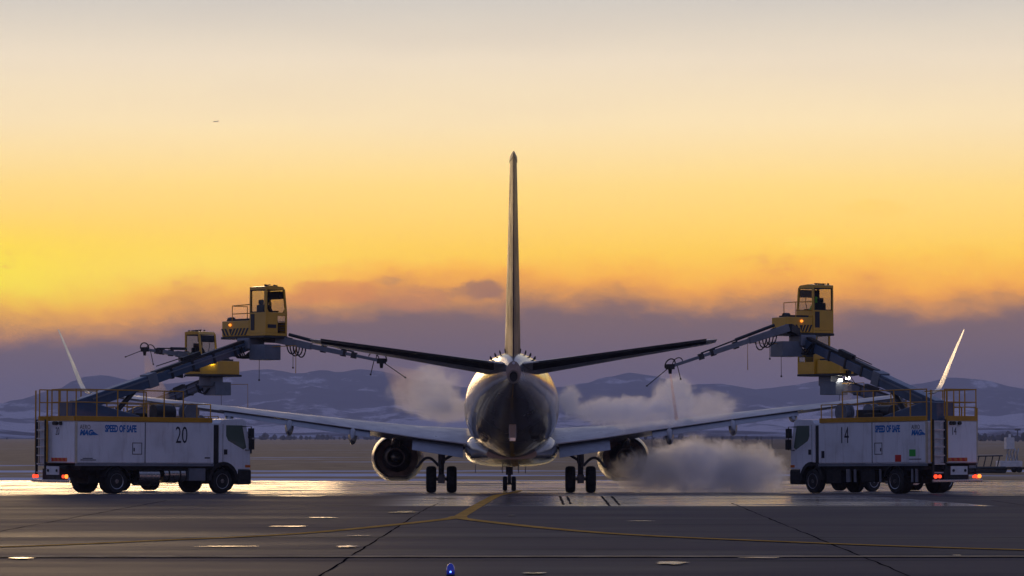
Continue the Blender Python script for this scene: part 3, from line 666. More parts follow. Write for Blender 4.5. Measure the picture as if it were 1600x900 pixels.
    # deck edge and railing
    for sy in (-1, 1): MB().box((0, sy * 1.20, 2.745), (6.3, sy * 1.285, 2.93)).build('deck_fascia', 'rail', T, bevel=.01)
    MB().box((-.06, -1.2, 2.745), (.0, .36, 2.93)).build('deck_fascia', 'rail', T)
    post = MB().tube([(0, 0, 2.93), (0, 0, 3.93)], .026, 6).build('railing_post', 'rail', T, smooth=True); first = True
    spots = [(x, sy * 1.22) for sy in (-1, 1) for x in (.02, .95, 1.9, 3.1, 4.05, 4.95)] + [(0, -.65), (0, -.1), (0, .36)]
    for (x, y) in spots:
        p_ = post if first else part(post, 'railing_post', 'rail', T); first = False; p_.location = (x, y, 0)
    for sy in (-1, 1):
        MB().tube([(.02, sy * 1.22, 3.93), (4.95, sy * 1.22, 3.93)], .026, 6).build('top_rail', 'rail', T, smooth=True)
        MB().tube([(.02, sy * 1.22, 3.45), (6.25, sy * 1.22, 3.45)], .022, 6).build('middle_rail', 'rail', T, smooth=True)
        MB().tube([(6.25, sy * 1.22, 2.93), (6.25, sy * 1.22, 3.45)], .024, 6).tube([(5.6, sy * 1.22, 2.93), (5.6, sy * 1.22, 3.45)], .024, 6).build('railing_post', 'rail', T, smooth=True)
    MB().tube([(0, -1.22, 3.93), (0, .36, 3.93)], .026, 6).tube([(0, -1.22, 3.45), (0, .36, 3.45)], .022, 6).build('rear_rail', 'rail', T, smooth=True)
    # deck machinery
    MB().prism([(.35, 2.75), (.35, 3.45), (1.1, 3.5), (3.5, 2.98), (3.5, 2.75)], 'y', -.42, .42).build('boom_turret', 'boom', T, bevel=.03)
    MB().tube([(4.0, -.55, 3.12), (4.9, -.55, 3.12)], .30, 16).build('hose_drum', 'darkst', T, smooth=True)
    MB().lathe((5.55, -.75, 3.15), 'y', [(-.2, .1), (-.2, .34), (-.15, .34), (-.15, .22), (.15, .22), (.15, .34), (.2, .34), (.2, .1)], 22).build('hose_reel', 'boomlt', T, smooth=True)
    MB().lathe((5.45, .7, 3.15), 'y', [(-.2, .1), (-.2, .36), (-.15, .36), (-.15, .22), (.15, .22), (.15, .36), (.2, .36), (.2, .1)], 22).build('hose_reel', 'boomlt', T, smooth=True)
    MB().box((4.5, -.3, 2.76), (5.2, .35, 3.25)).build('pump_box', 'darkst', T, bevel=.03)
    MB().box((3.75, .2, 2.76), (4.3, .7, 3.1)).build('valve_box', 'black', T, bevel=.03)
    MB().tube([(3.55, -.9, 2.75), (3.55, -.9, 3.5)], .04, 8).box((3.46, -1.0, 3.5), (3.64, -.8, 3.54)).build('vent_pipe', 'steel', T, smooth=True)
    # cab
    P = [(6.70, 1.22), (6.70, 2.72), (6.83, 2.88), (7.80, 2.92), (7.97, 2.84), (8.16, 1.95), (8.2, 1.7), (8.2, .95), (7.62, .95)]
    for k in range(9): a = R(5 + 101 * k / 8); P.append((6.9 + .70 * math.cos(a), .52 + .70 * math.sin(a)))
    C = MB().prism(P, 'y', -1.2, 1.2).build('driver_cab', 'white', T, bevel=.05)
    MB().box((6.42, -1.14, 1.0), (6.71, 1.14, 2.66)).build('cab_rear_gap', 'black', T)
    for sy in (-1, 1):
        W = [(7.02, 2.66), (7.80, 2.66), (8.00, 1.80), (7.86, 1.72), (7.12, 2.06), (7.02, 2.25)]
        MB().prism(W, 'y', sy * 1.2, sy * 1.208).build('side_window', 'cabglass', C)
        MB().box((6.86, sy * 1.2, 1.2), (6.875, sy * 1.204, 2.7)).build('door_seam', 'black', C)
        MB().box((6.92, sy * 1.2, 1.52), (7.08, sy * 1.215, 1.72)).build('door_handle', 'black', C)
        MB().box((8.05, sy * 1.25, 2.18), (8.2, sy * 1.45, 2.55)).box((8.08, sy * 1.26, 1.72), (8.2, sy * 1.47, 2.12)).tube([(7.8, sy * 1.2, 2.62), (8.12, sy * 1.36, 2.62), (8.14, sy * 1.36, 1.7), (7.95, sy * 1.2, 1.7)], .022, 6).build('mirror', 'black', C)
        MB().box((7.95, sy * .85, 1.02), (8.215, sy * 1.205, 1.12)).build('indicator_lamp', 'orange', C)
    MB().prism([(7.995, 2.74), (8.155, 1.98), (8.17, 1.98), (8.01, 2.74)], 'y', -1.08, 1.08).build('windscreen', 'cabglass', C)
    for sy in (-1, 1):
        ar = [(6.9 + .72 * math.cos(R(t)), .52 + .72 * math.sin(R(t))) for t in range(0, 181, 15)] + [(6.9 + .58 * math.cos(R(t)), .52 + .58 * math.sin(R(t))) for t in range(180, -1, -15)]
        MB().prism(ar, 'y', sy * .8, sy * 1.225).build('mudguard', 'chassis', T, smooth=True)
    MB().box((7.62, -1.22, .36), (8.26, 1.22, .94)).build('bumper', 'chassis', T, bevel=.06)
    for sy in (-1, 1): MB().box((8.255, sy * .75, .55), (8.27, sy * 1.1, .72)).build('headlamp', 'steel', T)
    # chassis, wheels, underfloor gear
    MB().box((.1, -.45, .62), (7.7, .45, 1.05)).box((.3, -1.1, .9), (6.4, 1.1, 1.06)).box((1.0, -.6, .4), (2.8, .6, .7)).build('chassis_frame', 'chassis', T)
    for x in (1.9, 6.9):
        for sy in (-1, 1):
            y = sy * (1.0 if x > 3 else .92); wd = .15 if x > 3 else .28
            wh = MB().lathe((x, y, .485), 'y', [(-wd, .30), (-wd, .42), (-wd * .8, .475), (wd * .8, .475), (wd, .42), (wd, .30)], 34).build('wheel', 'rubber', T, smooth=True, ang=40)
            s_ = sy * wd
            MB().lathe((x, y, .485), 'y', [(s_ * .98, .30), (s_ * 1.03, .295), (s_ * .98, .26), (s_ * .62, .20), (s_ * .62, .10), (s_ * 1.0, .085), (s_ * 1.0, .01)], 28).build('rim', 'alu', wh, smooth=True, ang=40)
            bl = MB()
            for k in range(8): a = 2 * math.pi * k / 8; bl.lathe((x + .235 * math.cos(a), y + s_ * .80, .485 + .235 * math.sin(a)), 'y', [(0, .028), (s_ * .05, .028)], 8)
            bl.build('rim_holes', 'black', wh)
            if x < 3:
                ar = [(x + .62 * math.cos(R(t)), .485 + .62 * math.sin(R(t))) for t in range(15, 170, 12)] + [(x + .57 * math.cos(R(t)), .485 + .57 * math.sin(R(t))) for t in range(165, 10, -12)]
                MB().prism(ar, 'y', sy * .62, sy * 1.24).build('mudguard', 'chassis', T, smooth=True)
    MB().tube([(3.0, -.78, .68), (3.95, -.78, .68)], .36, 22).build('fluid_tank', 'steel', T, smooth=True)
    MB().tube([(4.15, -.85, .74), (5.15, -.85, .74)], .30, 22).build('fuel_tank', 'steel', T, smooth=True)
    for x in (4.38, 4.9): MB().lathe((x, -.85, .74), 'x', [(-.03, .303), (-.03, .312), (.03, .312), (.03, .303)], 22).build('tank_strap', 'black', T)
    MB().box((5.28, -1.2, .50), (6.05, -.6, .98)).build('battery_box', 'boomlt', T, bevel=.02)
    MB().box((3.2, .7, .45), (4.0, 1.1, .9)).build('underfloor_locker', 'chassis', T, bevel=.02); MB().box((5.2, .75, .4), (6.1, 1.12, .95)).build('underfloor_locker', 'chassis', T, bevel=.02)
    for x, r in ((4.35, .06), (4.75, .1), (2.85, .05), (1.0, .05), (.75, .06)): MB().tube([(x, 1.1, .45), (x, 1.1, .95)], r, 10).build('canister', 'boomlt', T, smooth=True)
    # rear bumper and lamps
    MB().box((-.34, -1.22, .44), (-.24, 1.22, .54)).build('rear_bumper', 'steel', T, bevel=.02)
    MB().box((-.24, -.6, .5), (.1, .6, .95)).build('rear_crossmember', 'chassis', T)
    pl_ = MB().box((-.27, -.52, .72), (-.24, .30, 1.04)).build('plate_panel', 'equip', T); 
    for yy in (-.40, .18): MB().lathe((-.275, yy, .88), 'x', [(-.02, .055), (.02, .055)], 10).build('plate_lamp', 'black', pl_)
    for sy in (-1, 1):
        MB().lathe((-.30, sy * 1.08, .66), 'x', [(-.03, .075), (.03, .075)], 14).build('tail_lamp', 'tailo' if sy < 0 else 'tail', T)
        MB().lathe((-.30, sy * .88, .66), 'x', [(-.03, .065), (.03, .065)], 14).build('tail_lamp', 'tail', T)
    # boom
    p0 = Vector((.75, 0, 3.28)); p1 = Vector((bx + .35, 0, zc - .32)); d = p1 - p0
    MB().beam(p0, p0 + d * .42, .46, .50, .44, .46).build('boom', 'boom', T, bevel=.03)
    MB().beam(p0 + d * .40, p0 + d * 1.0, .36, .36, .34, .34).build('boom_extension', 'boom', T, bevel=.02)
    MB().beam(p0 + d * .43 + Vector((0, 0, .26)), p0 + d * .97 + Vector((0, 0, .24)), .24, .10).build('cable_chain', 'darkst', T)
    MB().beam(p0 + d * .5 + Vector((0, -.2, .06)), p0 + d * .98 + Vector((0, -.2, .06)), .03, .05).build('boom_pipe', 'boomlt', T)
    MB().beam(p0 + d * .39, p0 + d * .44, .50, .54).build('boom_collar', 'boomlt', T)
    for t in (.52, .64, .76, .88): MB().beam(p0 + d * t, p0 + d * (t + .012), .40, .42).build('pipe_clip', 'darkst', T)
    MB().beam(p0 + d * .08 + Vector((0, -.25, .1)), p0 + d * .40 + Vector((0, -.25, .1)), .03, .06).build('boom_pipe', 'boomlt', T); MB().beam(p0 + d * .08 + Vector((0, .25, .1)), p0 + d * .40 + Vector((0, .25, .1)), .03, .06).build('boom_pipe', 'boomlt', T)
    MB().beam(p0 + d * .60 + Vector((0, .05, .36)), p0 + d * .70 + Vector((0, .05, .36)), .2, .16).build('cable_guide', 'black', T)
    MB().tube([p0 + d * .60 + Vector((0, .1, .42)), p0 + d * .46 + Vector((0, .1, .44))], .02, 6).build('guide_rod', 'black', T)
    MB().tube([Vector((2.6, 0, 3.05)), p0 + d * .33 + Vector((0, 0, -.2))], .10, 10).build('lift_cylinder', 'darkst', T, smooth=True)
    MB().prism([(x, z) for x, z in ((p0.x + d.x * .55, p0.z + d.z * .55 - .18), (p0.x + d.x * .60, p0.z + d.z * .60 - .18), (p0.x + d.x * .60, p0.z + d.z * .60 - .36))], 'y', -.06, .06).build('boom_bracket', 'darkst', T)
    # head of the boom: knuckle, hoses, control box
    MB().box((p1.x - .45, -.40, p1.z - .22), (p1.x + .35, .40, p1.z + .24)).build('boom_head', 'boomlt', T, bevel=.05)
    MB().tube([(p1.x, 0, p1.z + .2), (p1.x, 0, zc)], .34, 18).build('slewing_ring', 'darkst', T, smooth=True)
    MB().box((p1.x - .35, ybox - .5, zc - .95), (p1.x + .45, ybox + .5, zc - .35)).build('control_box', 'boomlt', T, bevel=.02)
    hz_ = MB()
    for k in range(7):
        y = -.3 + .1 * k; hz_.tube([(p1.x - .75 - .05 * k, y, p1.z - .12), (p1.x - .55, y, p1.z - .48 - .03 * (k % 3)), (p1.x - .2, y, p1.z - .55), (p1.x + .1, y, p1.z - .3)], .03, 6)
    hz_.build('hydraulic_hose', 'black', T, smooth=True)
    # operator cab
    x0, x1 = bx, bx + 1.07; y0, y1 = -1.35, -.30; H = 1.96
    MB().box((x0 - .05, y0, zc - .10), (x1 + .03, hood_w, zc - .005)).build('basket_floor', 'darkst', T, bevel=.02)
    O = MB()
    O.box((x0, y0, zc), (x1, y1, zc + .10))                                             # sill
    O.box((x0, y0, zc + .10), (x0 + .05, y1, zc + .92)); O.box((x0 + .05, y1 - .05, zc + .10), (x1, y1, zc + .92))
    O.box((x0 + .05, y0, zc + .10), (x0 + .60, y0 + .05, zc + .92)); O.box((x0 + .60, y0, zc + .78), (x1 - .04, y0 + .05, zc + .92)); O.box((x1 - .08, y0, zc + .10), (x1, y0 + .05, zc + .92))
    O.box((x1 - .05, y0 + .05, zc + .10), (x1, y1 - .05, zc + .55))
    O.prism([(x0, zc + H - .16), (x0, zc + H - .04), (x0 + .3, zc + H), (x1 - .22, zc + H - .03), (x1 - .10, zc + H - .16)], 'y', y0, y1)   # roof
    for y in (y0, y1 - .08): O.box((x0, y, zc + .92), (x0 + .08, y + .08, zc + H - .15)); O.prism([(x1 - .08, zc + .92), (x1, zc + .92), (x1 - .11, zc + H - .15), (x1 - .19, zc + H - .15)], 'y', y, y + .08)
    for y in (y0, y1 - .04): O.prism([(x0 + .08, zc + .92), (x0 + .16, zc + .92), (x0 + .08, zc + 1.05)], 'y', y, y + .04); O.prism([(x1 - .22, zc + .92), (x1 - .06, zc + .92), (x1 - .08, zc + 1.12)], 'y', y, y + .04)
    O = O.build('operator_cab', 'yellow', T, bevel=.012)
    MB().box((x0 + .02, y0 + .08, zc + .92), (x0 + .03, y1 - .08, zc + H - .16)).build('rear_pane', 'glass', O)
    for y in (y0 + .02, y1 - .03): MB().prism([(x0 + .08, zc + .92), (x1 - .05, zc + .92), (x1 - .16, zc + H - .16), (x0 + .08, zc + H - .16)], 'y', y, y + .008).build('side_pane', 'glass', O)
    MB().prism([(x1 - .03, zc + .55), (x1 - .02, zc + .55), (x1 - .14, zc + H - .16), (x1 - .15, zc + H - .16)], 'y', y0 + .08, y1 - .08).build('front_pane', 'glass', O)
    MB().box((x0 + .62, y0 + .02, zc + .12), (x1 - .1, y0 + .028, zc + .78)).build('lower_pane', 'glass', O)
    sl = MB()
    for k in range(4): sl.box((x0 + .66, y0 - .004, zc + .20 + .12 * k), (x1 - .14, y0 + .016, zc + .225 + .12 * k))
    sl.build('guard_bars', 'darkst', O)
    MB().box((x0 - .012, y1 - .33, zc + .22), (x0, y1 - .10, zc + .86)).build('rear_vent', 'ink', O)
    MB().box((x0 + .10, y0 - .012, zc + .30), (x0 + .52, y0, zc + .44)).build('grab_slot', 'ink', O)
    gs = MB()
    for (a, b, c_, d_) in ((y0 + .075, y0 + .10, .92, H - .15), (y1 - .10, y1 - .075, .92, H - .15)): gs.box((x0 - .006, a, zc + c_), (x0 + .0, b, zc + d_))
    gs.box((x0 - .006, y0 + .08, zc + .92), (x0, y1 - .08, zc + .95)); gs.box((x0 - .006, y0 + .08, zc + H - .2), (x0, y1 - .08, zc + H - .16)); gs.build('window_seal', 'black', O)
    MB().box((x1 - .32, y0 + .1, zc + H - .50), (x1 - .12, y1 - .1, zc + H - .2)).build('sun_visor', 'cloth', O)
    rf = MB()
    for k in range(6): rf.box((x0 + .08 + .15 * k, y0 + .15 + .12 * (k % 3), zc + H - .02), (x0 + .13 + .15 * k, y0 + .22 + .12 * (k % 3), zc + H + .05))
    rf.tube([(x0 + .2, y0 + .2, zc + H + .02), (x0 + .6, y0 + .5, zc + H + .06)], .02, 6); rf.build('roof_fitting', 'black', O)
    S = MB().box((x0 + .16, y0 + .28, zc + .12), (x0 + .66, y1 - .28, zc + .55)).box((x0 + .12, y0 + .28, zc + .50), (x0 + .24, y1 - .28, zc + 1.22)).box((x0 + .13, y0 + .38, zc + 1.22), (x0 + .22, y1 - .38, zc + 1.42)).build('operator_seat', 'cloth', O, bevel=.04)
    MB().tube([(x1 - .3, -.62, zc + .5), (x1 - .28, -.62, zc + 1.0)], .03, 8).tube([(x1 - .28, -.62, zc + 1.0), (x1 - .22, -.60, zc + 1.3), (x1 - .3, -.55, zc + 1.45)], .015, 6).box((x1 - .35, -.95, zc + .80), (x1 - .12, -.6, zc + 1.0)).build('control_stick', 'black', O)
    # hood with hazard stripes beside the cab
    Hd = MB().box((x0 + .0, y1 + .01, zc), (x0 + .95, hood_w, zc + .62)).build('machinery_hood', 'yellow', T, bevel=.03)
    ya, yb = hood_w - .04, y1 + .05; n = 8; wd = (ya - yb) / n; vi = int(n * pv); strp = MB()
    for k in range(n):
        yl = ya - k * wd
        if k == vi: strp.prism([(yl, zc + .30), (yl - wd, zc + .30), (yl - wd / 2, zc + .06)], 'x', x0 - .006, x0 + .0)
        else:
            s_ = -1 if k < vi else 1; o_ = s_ * wd * .9
            strp.prism([(yl - .05 * wd + o_ * .5, zc + .04), (yl - .62 * wd + o_ * .5, zc + .04), (yl - .62 * wd - o_ * .5, zc + .32), (yl - .05 * wd - o_ * .5, zc + .32)], 'x', x0 - .006, x0)
    strp.build('hazard_stripes', 'ink', Hd)
    yv = ya - (vi + .5) * wd
    MB().lathe((x0 - .04, yv, zc + .46), 'x', [(-.04, .02), (-.03, .045), (.04, .055)], 14).build('beacon', 'amber', Hd, smooth=True)
    MB().box((x0 + .1, y1 + .15, zc + .62), (x0 + .85, hood_w - .3, zc + .70)).tube([(x0 + .3, hood_w - .35, zc + .66), (x0 + .3, hood_w - .1, zc + .66)], .13, 12).build('hood_fitting', 'darkst', Hd)
    if dark_vest != 'front':
        rl = MB().tube([(x0 + .1, hood_w - .55, zc + .62), (x0 + .1, hood_w - .55, zc + 1.22), (x0 + .1, y1, zc + 1.25)], .022, 6).tube([(x0 + .1, hood_w - .55, zc + .9), (x0 + .1, y1, zc + .9)], .02, 6).tube([(x0 + .1, hood_w - .55, zc + 1.22), (x0 + .85, hood_w - .55, zc + 1.22), (x0 + .85, hood_w - .55, zc + .62)], .02, 6)
        rl.build('basket_rail', 'rail', T, smooth=True)
    # spraying arm
    A = [inv @ Vector(p) for p in arm]
    m1 = A[0].lerp(A[1], .30); m2 = A[0].lerp(A[1], .64)
    arm_o = MB().beam(A[0], m1.lerp(m2, .1), .26, .30, .24, .26).beam(m1, m2, .17, .19).beam(m2 - (m2 - m1) * .1, A[1], .11, .12).build('spray_arm', 'boomlt', T, bevel=.01)
    MB().beam(p1 + Vector((0, 0, .25)), A[0], .3, .3).build('arm_mount', 'darkst', arm_o)
    up = Vector((0, 0, .26))
    MB().tube([A[0].lerp(A[1], .12) + up * 1.1, A[0].lerp(A[1], .45) + up * .8], .065, 8).tube([A[0].lerp(A[1], .45) + up * .8, A[0].lerp(A[1], .74) + up * .5], .03, 8).build('arm_cylinder', 'darkst', arm_o, smooth=True)
    for t in (.12, .45, .64, .74): c = A[0].lerp(A[1], t); MB().beam(c - (A[1] - A[0]).normalized() * .1, c + (A[1] - A[0]).normalized() * .1, .16, .36 - .16 * t).build('arm_clamp', 'darkst', arm_o)
    hs = MB()
    for k in range(4): c = A[0].lerp(A[1], .10 + .03 * k); hs.tube([c + (A[1] - A[0]) * .045 * (1 - math.cos(R(q))) + Vector((0, 0, -.1 - (.36 + .05 * (k % 2)) * math.sin(R(q)))) for q in range(0, 181, 18)], .028, 6)
    hs.build('arm_hose', 'black', arm_o, smooth=True)
    e = A[1]; ad = (A[1] - A[0]).normalized()
    nz_ = MB().tube([e, e + Vector((0, 0, -.28))], .09, 10, r2=.06).box((e.x - .13, e.y - .13, e.z - .1), (e.x + .13, e.y + .13, e.z + .1)); 
    ring = [e + ad * (.22 * math.cos(R(t))) + Vector((0, 0, .08 + .22 * math.sin(R(t)))) for t in range(-20, 220, 20)]
    nz_.tube(ring, .028, 6); nz_.tube([r_ - ad * .32 + Vector((0, 0, -.05)) for r_ in ring], .022, 6)
    nz_.build('spray_nozzle', 'black', arm_o, smooth=True)
    for q in (e + ad * 1.0 + Vector((0, 0, -.45)), e - ad * .75 + Vector((0, 0, -.62)) + ad * .3):
        st_ = e if (q - e).dot(ad) > 0 else e - ad * .3
        MB().tube([st_, q], .018, 6).tube([q - Vector((0, 0, .03)), q + Vector((0, 0, .03))], .035, 8).build('contact_probe', 'black', arm_o)
    for t, q in ((.0, Vector((p1.x, ybox + .3, zc - .95))), (.16, None)):
        c = q or A[0].lerp(A[1], t) + Vector((0, 0, -.2))
        MB().tube([c, c - Vector((0, 0, .75))], .012, 5).tube([c - Vector((0, 0, .75)), c - Vector((0, 0, .82))], .035, 8).build('hanging_sensor', 'black', T)
    MB().tube([(p1.x, ybox, zc - .45), (p1.x + .1, ybox + (1.9 if ybox > 0 else -1.9), zc - .42), (p1.x + .1, ybox + (1.9 if ybox > 0 else -1.9), zc - 1.5)], .016, 5).build('side_sensor_rod', 'rail', T)
    if lamps == 'arm':
        for k in range(2): MB().box((e.x - .06 + .22 * k, e.y - .1 - .25 * k, e.z - .30 - .1 * k), (e.x + .0 + .22 * k, e.y + .1 - .25 * k, e.z - .20 - .1 * k)).build('work_lamp', 'lamp', arm_o)
    elif lamps:
        for k in range(2): MB().box((x1 + .03, y0 + .30 + .30 * k, zc + .60 - .12 * k), (x1 + .07, y0 + .52 + .30 * k, zc + .70 - .12 * k)).build('work_lamp', 'lamp', O)
    return T, (x0, y0, zc), A[1]

TL, cabL, nzL = truck((-16.3 - 1.25 * .669, 119.5 + 1.25 * .743), R(42), 'white de-icing truck numbered 20 at left with boom raised to its yellow cab', '20', 8.8, 6.2, 1.5, -.8,
      (px(432, 530, 126.2), px(596, 564, 125.0)), True, 1, pv=.35)
TR, cabR, nzR = truck((15.5 + 1.25 * .834, 119.5 + 1.25 * .552), R(180 - 56.5), 'white de-icing truck numbered 14 at right with boom raised to its yellow cab', '14', 8.6, 6.38, 1.05, .75,
      (px(1232, 512, 126.6), px(1047, 573, 125.4)), False, 2, left_extras=True, pv=.6)
TFL, cabFL, nzFL = truck((-19.1, 151.3), R(-41), 'de-icing truck beyond the left wing, mostly hidden behind truck 20', None, 6.75, 5.35, 1.2, .3,
      (px(300, 556, 146.0), px(226, 546, 144.5)), 'front', 3, lamps=True)
TFR, cabFR, nzFR = truck((21.0, 151.6), R(180 + 41), 'de-icing truck beyond the right wing, mostly hidden behind truck 14', None, 8.3, 5.35, 1.2, .3,
      (px(1304, 578, 146.5), px(1324, 582, 145.0)), 'front', 4, lamps='arm')

# ------------------------------------------------------------------ people in the cabs
def person(T, cab, m, label):
    x0, y0, zc = cab; cx, cy = x0 + .38, y0 + .525
    J = {'pel': (cx, cy, zc + .62), 'bel': (cx + .0, cy, zc + .80), 'chest': (cx + .02, cy, zc + 1.04), 'neck': (cx + .05, cy, zc + 1.25), 'head': (cx + .09, cy, zc + 1.36), 'top': (cx + .09, cy, zc + 1.50)}
    E = [('pel', 'bel'), ('bel', 'chest'), ('chest', 'neck'), ('neck', 'head'), ('head', 'top')]; Rr = {'pel': .15, 'bel': .14, 'chest': .16, 'neck': .06, 'head': .098, 'top': .07}
    for s, k in ((-1, 'l'), (1, 'r')):
        J.update({'sh'+k: (cx + .02, cy + s * .19, zc + 1.16), 'el'+k: (cx + .16, cy + s * .25, zc + .90), 'ha'+k: (cx + .40, cy + s * .16, zc + .93), 'hp'+k: (cx + .06, cy + s * .10, zc + .62), 'kn'+k: (cx + .46, cy + s * .13, zc + .64), 'an'+k: (cx + .50, cy + s * .13, zc + .22), 'to'+k: (cx + .60, cy + s * .14, zc + .16)})
        Rr.update({'sh'+k: .075, 'el'+k: .055, 'ha'+k: .04, 'hp'+k: .10, 'kn'+k: .075, 'an'+k: .05, 'to'+k: .045})
        E += [('chest', 'sh'+k), ('sh'+k, 'el'+k), ('el'+k, 'ha'+k), ('pel', 'hp'+k), ('hp'+k, 'kn'+k), ('kn'+k, 'an'+k), ('an'+k, 'to'+k)]
    names = list(J); mw = T.matrix_world
    me = bpy.data.meshes.new('person'); me.from_pydata([tuple(mw @ Vector(J[n])) for n in names], [(names.index(a), names.index(b)) for a, b in E], [])
    o = bpy.data.objects.new('person', me); col.objects.link(o); me.materials.append(M[m])
    sk = o.modifiers.new('skin', 'SKIN'); me.skin_vertices[0].data[0].use_root = True
    for i, n in enumerate(names): me.skin_vertices[0].data[i].radius = (Rr[n], Rr[n])
    o.modifiers.new('sub', 'SUBSURF').levels = 1; sk.use_smooth_shade = True; o.modifiers['sub'].render_levels = 2
    return tag(o, label, 'person', 'operators in the raised cabs')
bpy.context.view_layer.update()
person(TL, cabL, 'cloth', 'person in dark clothing seated in the raised cab of truck 20')
person(TR, cabR, 'vest', 'person in bright green vest seated in the raised cab of truck 14')
person(TFL, cabFL, 'cloth', 'person in dark clothing in the far cab beyond the left wing')

# ------------------------------------------------------------------ taxiway edge light in the foreground
tl_ = root('taxiway_light', (px(704, 700, 42.5).x, 42.5, 0)); tag(tl_, 'dark blue taxiway edge light at the bottom edge of the picture', 'light')
MB().lathe((0, 0, 0), 'z', [(0, .11), (.03, .11), (.035, .05), (.14, .045), (.15, .062), (.17, .062)], 20).build('base', 'black', tl_, smooth=True)
MB().lathe((0, 0, 0), 'z', [(.17, .055), (.22, .058), (.27, .05), (.30, .034), (.316, .012), (.318, .002)], 20).build('lens', 'bluelamp', tl_, smooth=True, ang=80)
MB().lathe((0, -.058, .205), 'y', [(-.004, .012), (.003, .014)], 12).build('lit_core', 'bluecore', tl_)

# ------------------------------------------------------------------ distant aircraft in the sky
def far_plane(p, span, label, yaw):
    r = root('distant_airliner', p, (0, 0, yaw)); tag(r, label, 'airliner', 'aircraft far off in the sky'); L_ = span * .95
    MB().lathe((0, 0, 0), 'y', [(-L_ * .5, .01 * L_), (-L_ * .3, .045 * L_), (L_ * .35, .05 * L_), (L_ * .47, .03 * L_), (L_ * .5, .005 * L_)], 12).build('fuselage', 'black', r, smooth=True)
    MB().add([(0, L_ * .08, 0), (0, -L_ * .08, 0), (span * .5, -L_ * .12, span * .05), (span * .5, -L_ * .07, span * .05), (0, L_ * .08, .02 * L_), (0, -L_ * .08, .02 * L_), (span * .5, -L_ * .12, span * .055), (span * .5, -L_ * .07, span * .055)],
             [(0, 1, 2, 3), (4, 7, 6, 5), (0, 3, 7, 4), (1, 5, 6, 2), (2, 6, 7, 3), (0, 4, 5, 1)]).add([(0, L_ * .08, 0), (0, -L_ * .08, 0), (-span * .5, -L_ * .12, span * .05), (-span * .5, -L_ * .07, span * .05), (0, L_ * .08, .02 * L_), (0, -L_ * .08, .02 * L_), (-span * .5, -L_ * .12, span * .055), (-span * .5, -L_ * .07, span * .055)],
             [(3, 2, 1, 0), (5, 6, 7, 4), (4, 7, 3, 0), (2, 6, 5, 1), (3, 7, 6, 2), (1, 5, 4, 0)]).build('wing', 'black', r)
    MB().box((-.008 * L_, -L_ * .5, 0), (.008 * L_, -L_ * .36, L_ * .16)).build('tail_fin', 'black', r)
    MB().box((-L_ * .17, -L_ * .49, L_ * .02), (L_ * .17, -L_ * .41, L_ * .03)).build('stabiliser', 'black', r)
far_plane(px(337, 190, 14000), 30, 'tiny dark airliner silhouette high in the sky at upper left', R(60))
far_plane(px(607, 243, 30000), 22, 'barely visible speck of an aircraft left of the tail fin', R(80))

# ------------------------------------------------------------------ steam and spray
def vol_mat(name, colr, dens, kind='puff', scale=1.0, thr=.45, aniso=.35, soft=.9):
    global nt
    m = bpy.data.materials.new(name); m.use_nodes = True; nt = m.node_tree; nt.nodes.clear()
    v = N('ShaderNodeVolumePrincipled'); v.inputs['Color'].default_value = (*colr, 1); v.inputs['Anisotropy'].default_value = aniso
    t = N('ShaderNodeTexCoord'); g = N('ShaderNodeNewGeometry')
    n = N('ShaderNodeTexNoise'); n.inputs['Scale'].default_value = scale; n.inputs['Detail'].default_value = 7; n.inputs['Roughness'].default_value = .64; n.inputs['Distortion'].default_value = .9
    L(g.outputs['Position'], n.inputs['Vector'])
    if kind == 'puff':
        ln = N('ShaderNodeVectorMath', operation='LENGTH'); L(t.outputs['Object'], ln.inputs[0])
        fall = MA('SUBTRACT', 1.0, ln.outputs['Value'], clamp=True)
        dd = MA('MULTIPLY', MR(MA('ADD', n.outputs[0], MA('MULTIPLY', MA('SUBTRACT', fall, .5), soft)), thr, thr + .15), MR(fall, 0.0, .3))
    else:
        dd = MR(n.outputs[0], .25, .7, .25, 1.0)
    L(MA('MULTIPLY', dd, dens), v.inputs['Density'])
    o = N('ShaderNodeOutputMaterial'); L(v.outputs[0], o.inputs['Volume']); return m
import bmesh
def puff(c, r, m, label):
    me = bpy.data.meshes.new('steam_cloud'); bm = bmesh.new(); bmesh.ops.create_icosphere(bm, subdivisions=3, radius=1.0); bm.to_mesh(me); bm.free()
    o = bpy.data.objects.new('steam_cloud', me); col.objects.link(o); o.location = c; o.scale = r; me.materials.append(m)
    tag(o, label, 'steam', kind='stuff'); return o
white_st = vol_mat('steam_white', (.965, .97, 1.0), 1.6, scale=1.5, thr=.48, aniso=.72)
thin_st = vol_mat('steam_thin', (.965, .97, 1.0), .75, scale=1.4, thr=.46, aniso=.72)
puff((-3.3, 127.6, 3.75), (2.5, 2.8, 2.1), thin_st, 'thin steam drifting between the left spray nozzle and the fuselage')
puff((-2.6, 128.4, 3.1), (2.3, 2.4, 1.2), thin_st, 'low steam over the root of the left wing')
puff((4.6, 131.2, 3.0), (4.6, 2.6, 1.3), white_st, 'billowing white steam rolling over the top of the right wing')
puff((6.6, 130.4, 3.5), (1.9, 2.0, 2.0), white_st, 'tall steam puff around the falling spray over the right wing')
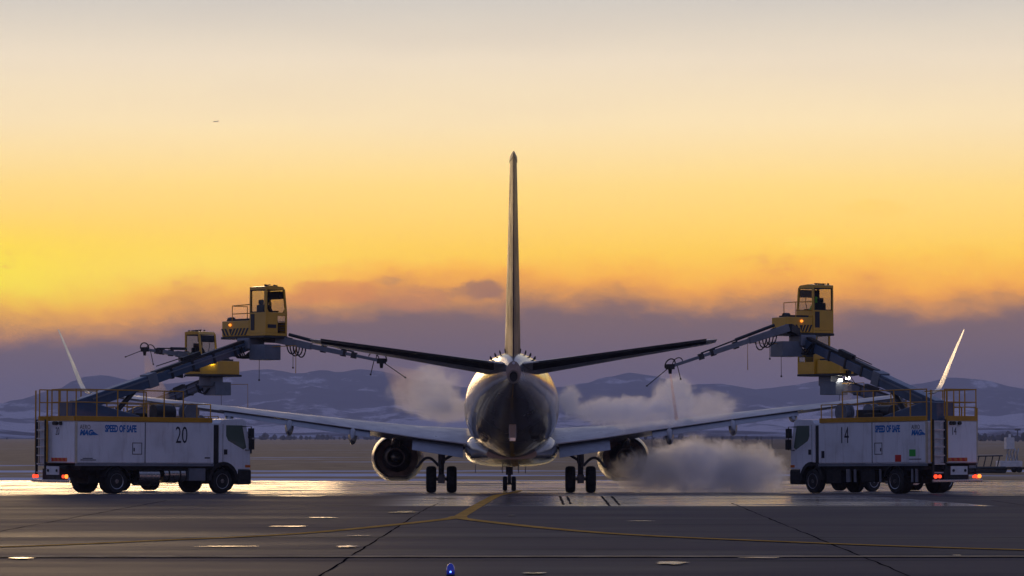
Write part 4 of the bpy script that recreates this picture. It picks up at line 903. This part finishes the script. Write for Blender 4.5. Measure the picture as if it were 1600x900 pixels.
puff((8.2, 130.8, 3.2), (2.2, 2.0, 1.3), thin_st, 'thin steam drifting outboard over the right wing')
puff((2.3, 128.5, 3.45), (1.0, 1.6, 1.15), white_st, 'small steam puff beside the right of the fuselage')
puff((7.6, 135.0, .6), (4.6, 4.4, 2.6), white_st, 'dense steam spreading over the ground behind the right engine')
puff((9.7, 132.5, .45), (3.4, 3.2, 2.4), white_st, 'thinning steam drifting toward the cab of truck 14')
puff((5.4, 129.4, .55), (2.7, 2.6, 1.7), thin_st, 'thin veil of steam in front of the right engine')
spray_m = vol_mat('spray_fluid', (1.0, .74, .62), 5.0, 'stream', scale=2.5, aniso=.6)
spray_t = vol_mat('spray_mist', (1.0, .80, .70), .55, 'stream', scale=1.5, aniso=.6)
def spray(p, q, r0, r1, m, label):
    b = MB().tube([Vector(p).lerp(Vector(q), i / 6) for i in range(7)], r0, 14, r2=r1)
    o = b.build('fluid_spray', m, smooth=True); tag(o, label, 'spray', kind='stuff')
spray(px(1047, 580, 125.4), px(1057, 656, 128.5), .045, .085, spray_m, 'pinkish jet of fluid falling onto the right wing')
spray(px(228, 556, 144.5), px(246, 622, 140), .10, .55, spray_t, 'pale fluid spray falling from the far left nozzle')
spray(px(598, 570, 125.0), px(648, 612, 126.5), .08, .95, spray_t, 'fan of mist leaving the left spray nozzle toward the tail')
spray(px(1326, 597, 144.8), px(1322, 630, 144), .12, .35, spray_t, 'lit spray below the far right work lamps')

# ------------------------------------------------------------------ haze: even air over the whole place
hm = bpy.data.materials.new('even_haze'); hm.use_nodes = True; nt = hm.node_tree; nt.nodes.clear()
hv = N('ShaderNodeVolumePrincipled'); hv.inputs['Color'].default_value = (.74, .78, 1.0, 1); hv.inputs['Density'].default_value = 1.35e-4; hv.inputs['Anisotropy'].default_value = .1
ho = N('ShaderNodeOutputMaterial'); L(hv.outputs[0], ho.inputs['Volume'])
hz = MB().box((-9500, -500, -3), (9500, 12600, 190)).build('haze', hm); hz['kind'] = 'stuff'; hz['label'] = 'even violet haze lying over the plain and mountains'; hz['category'] = 'haze'
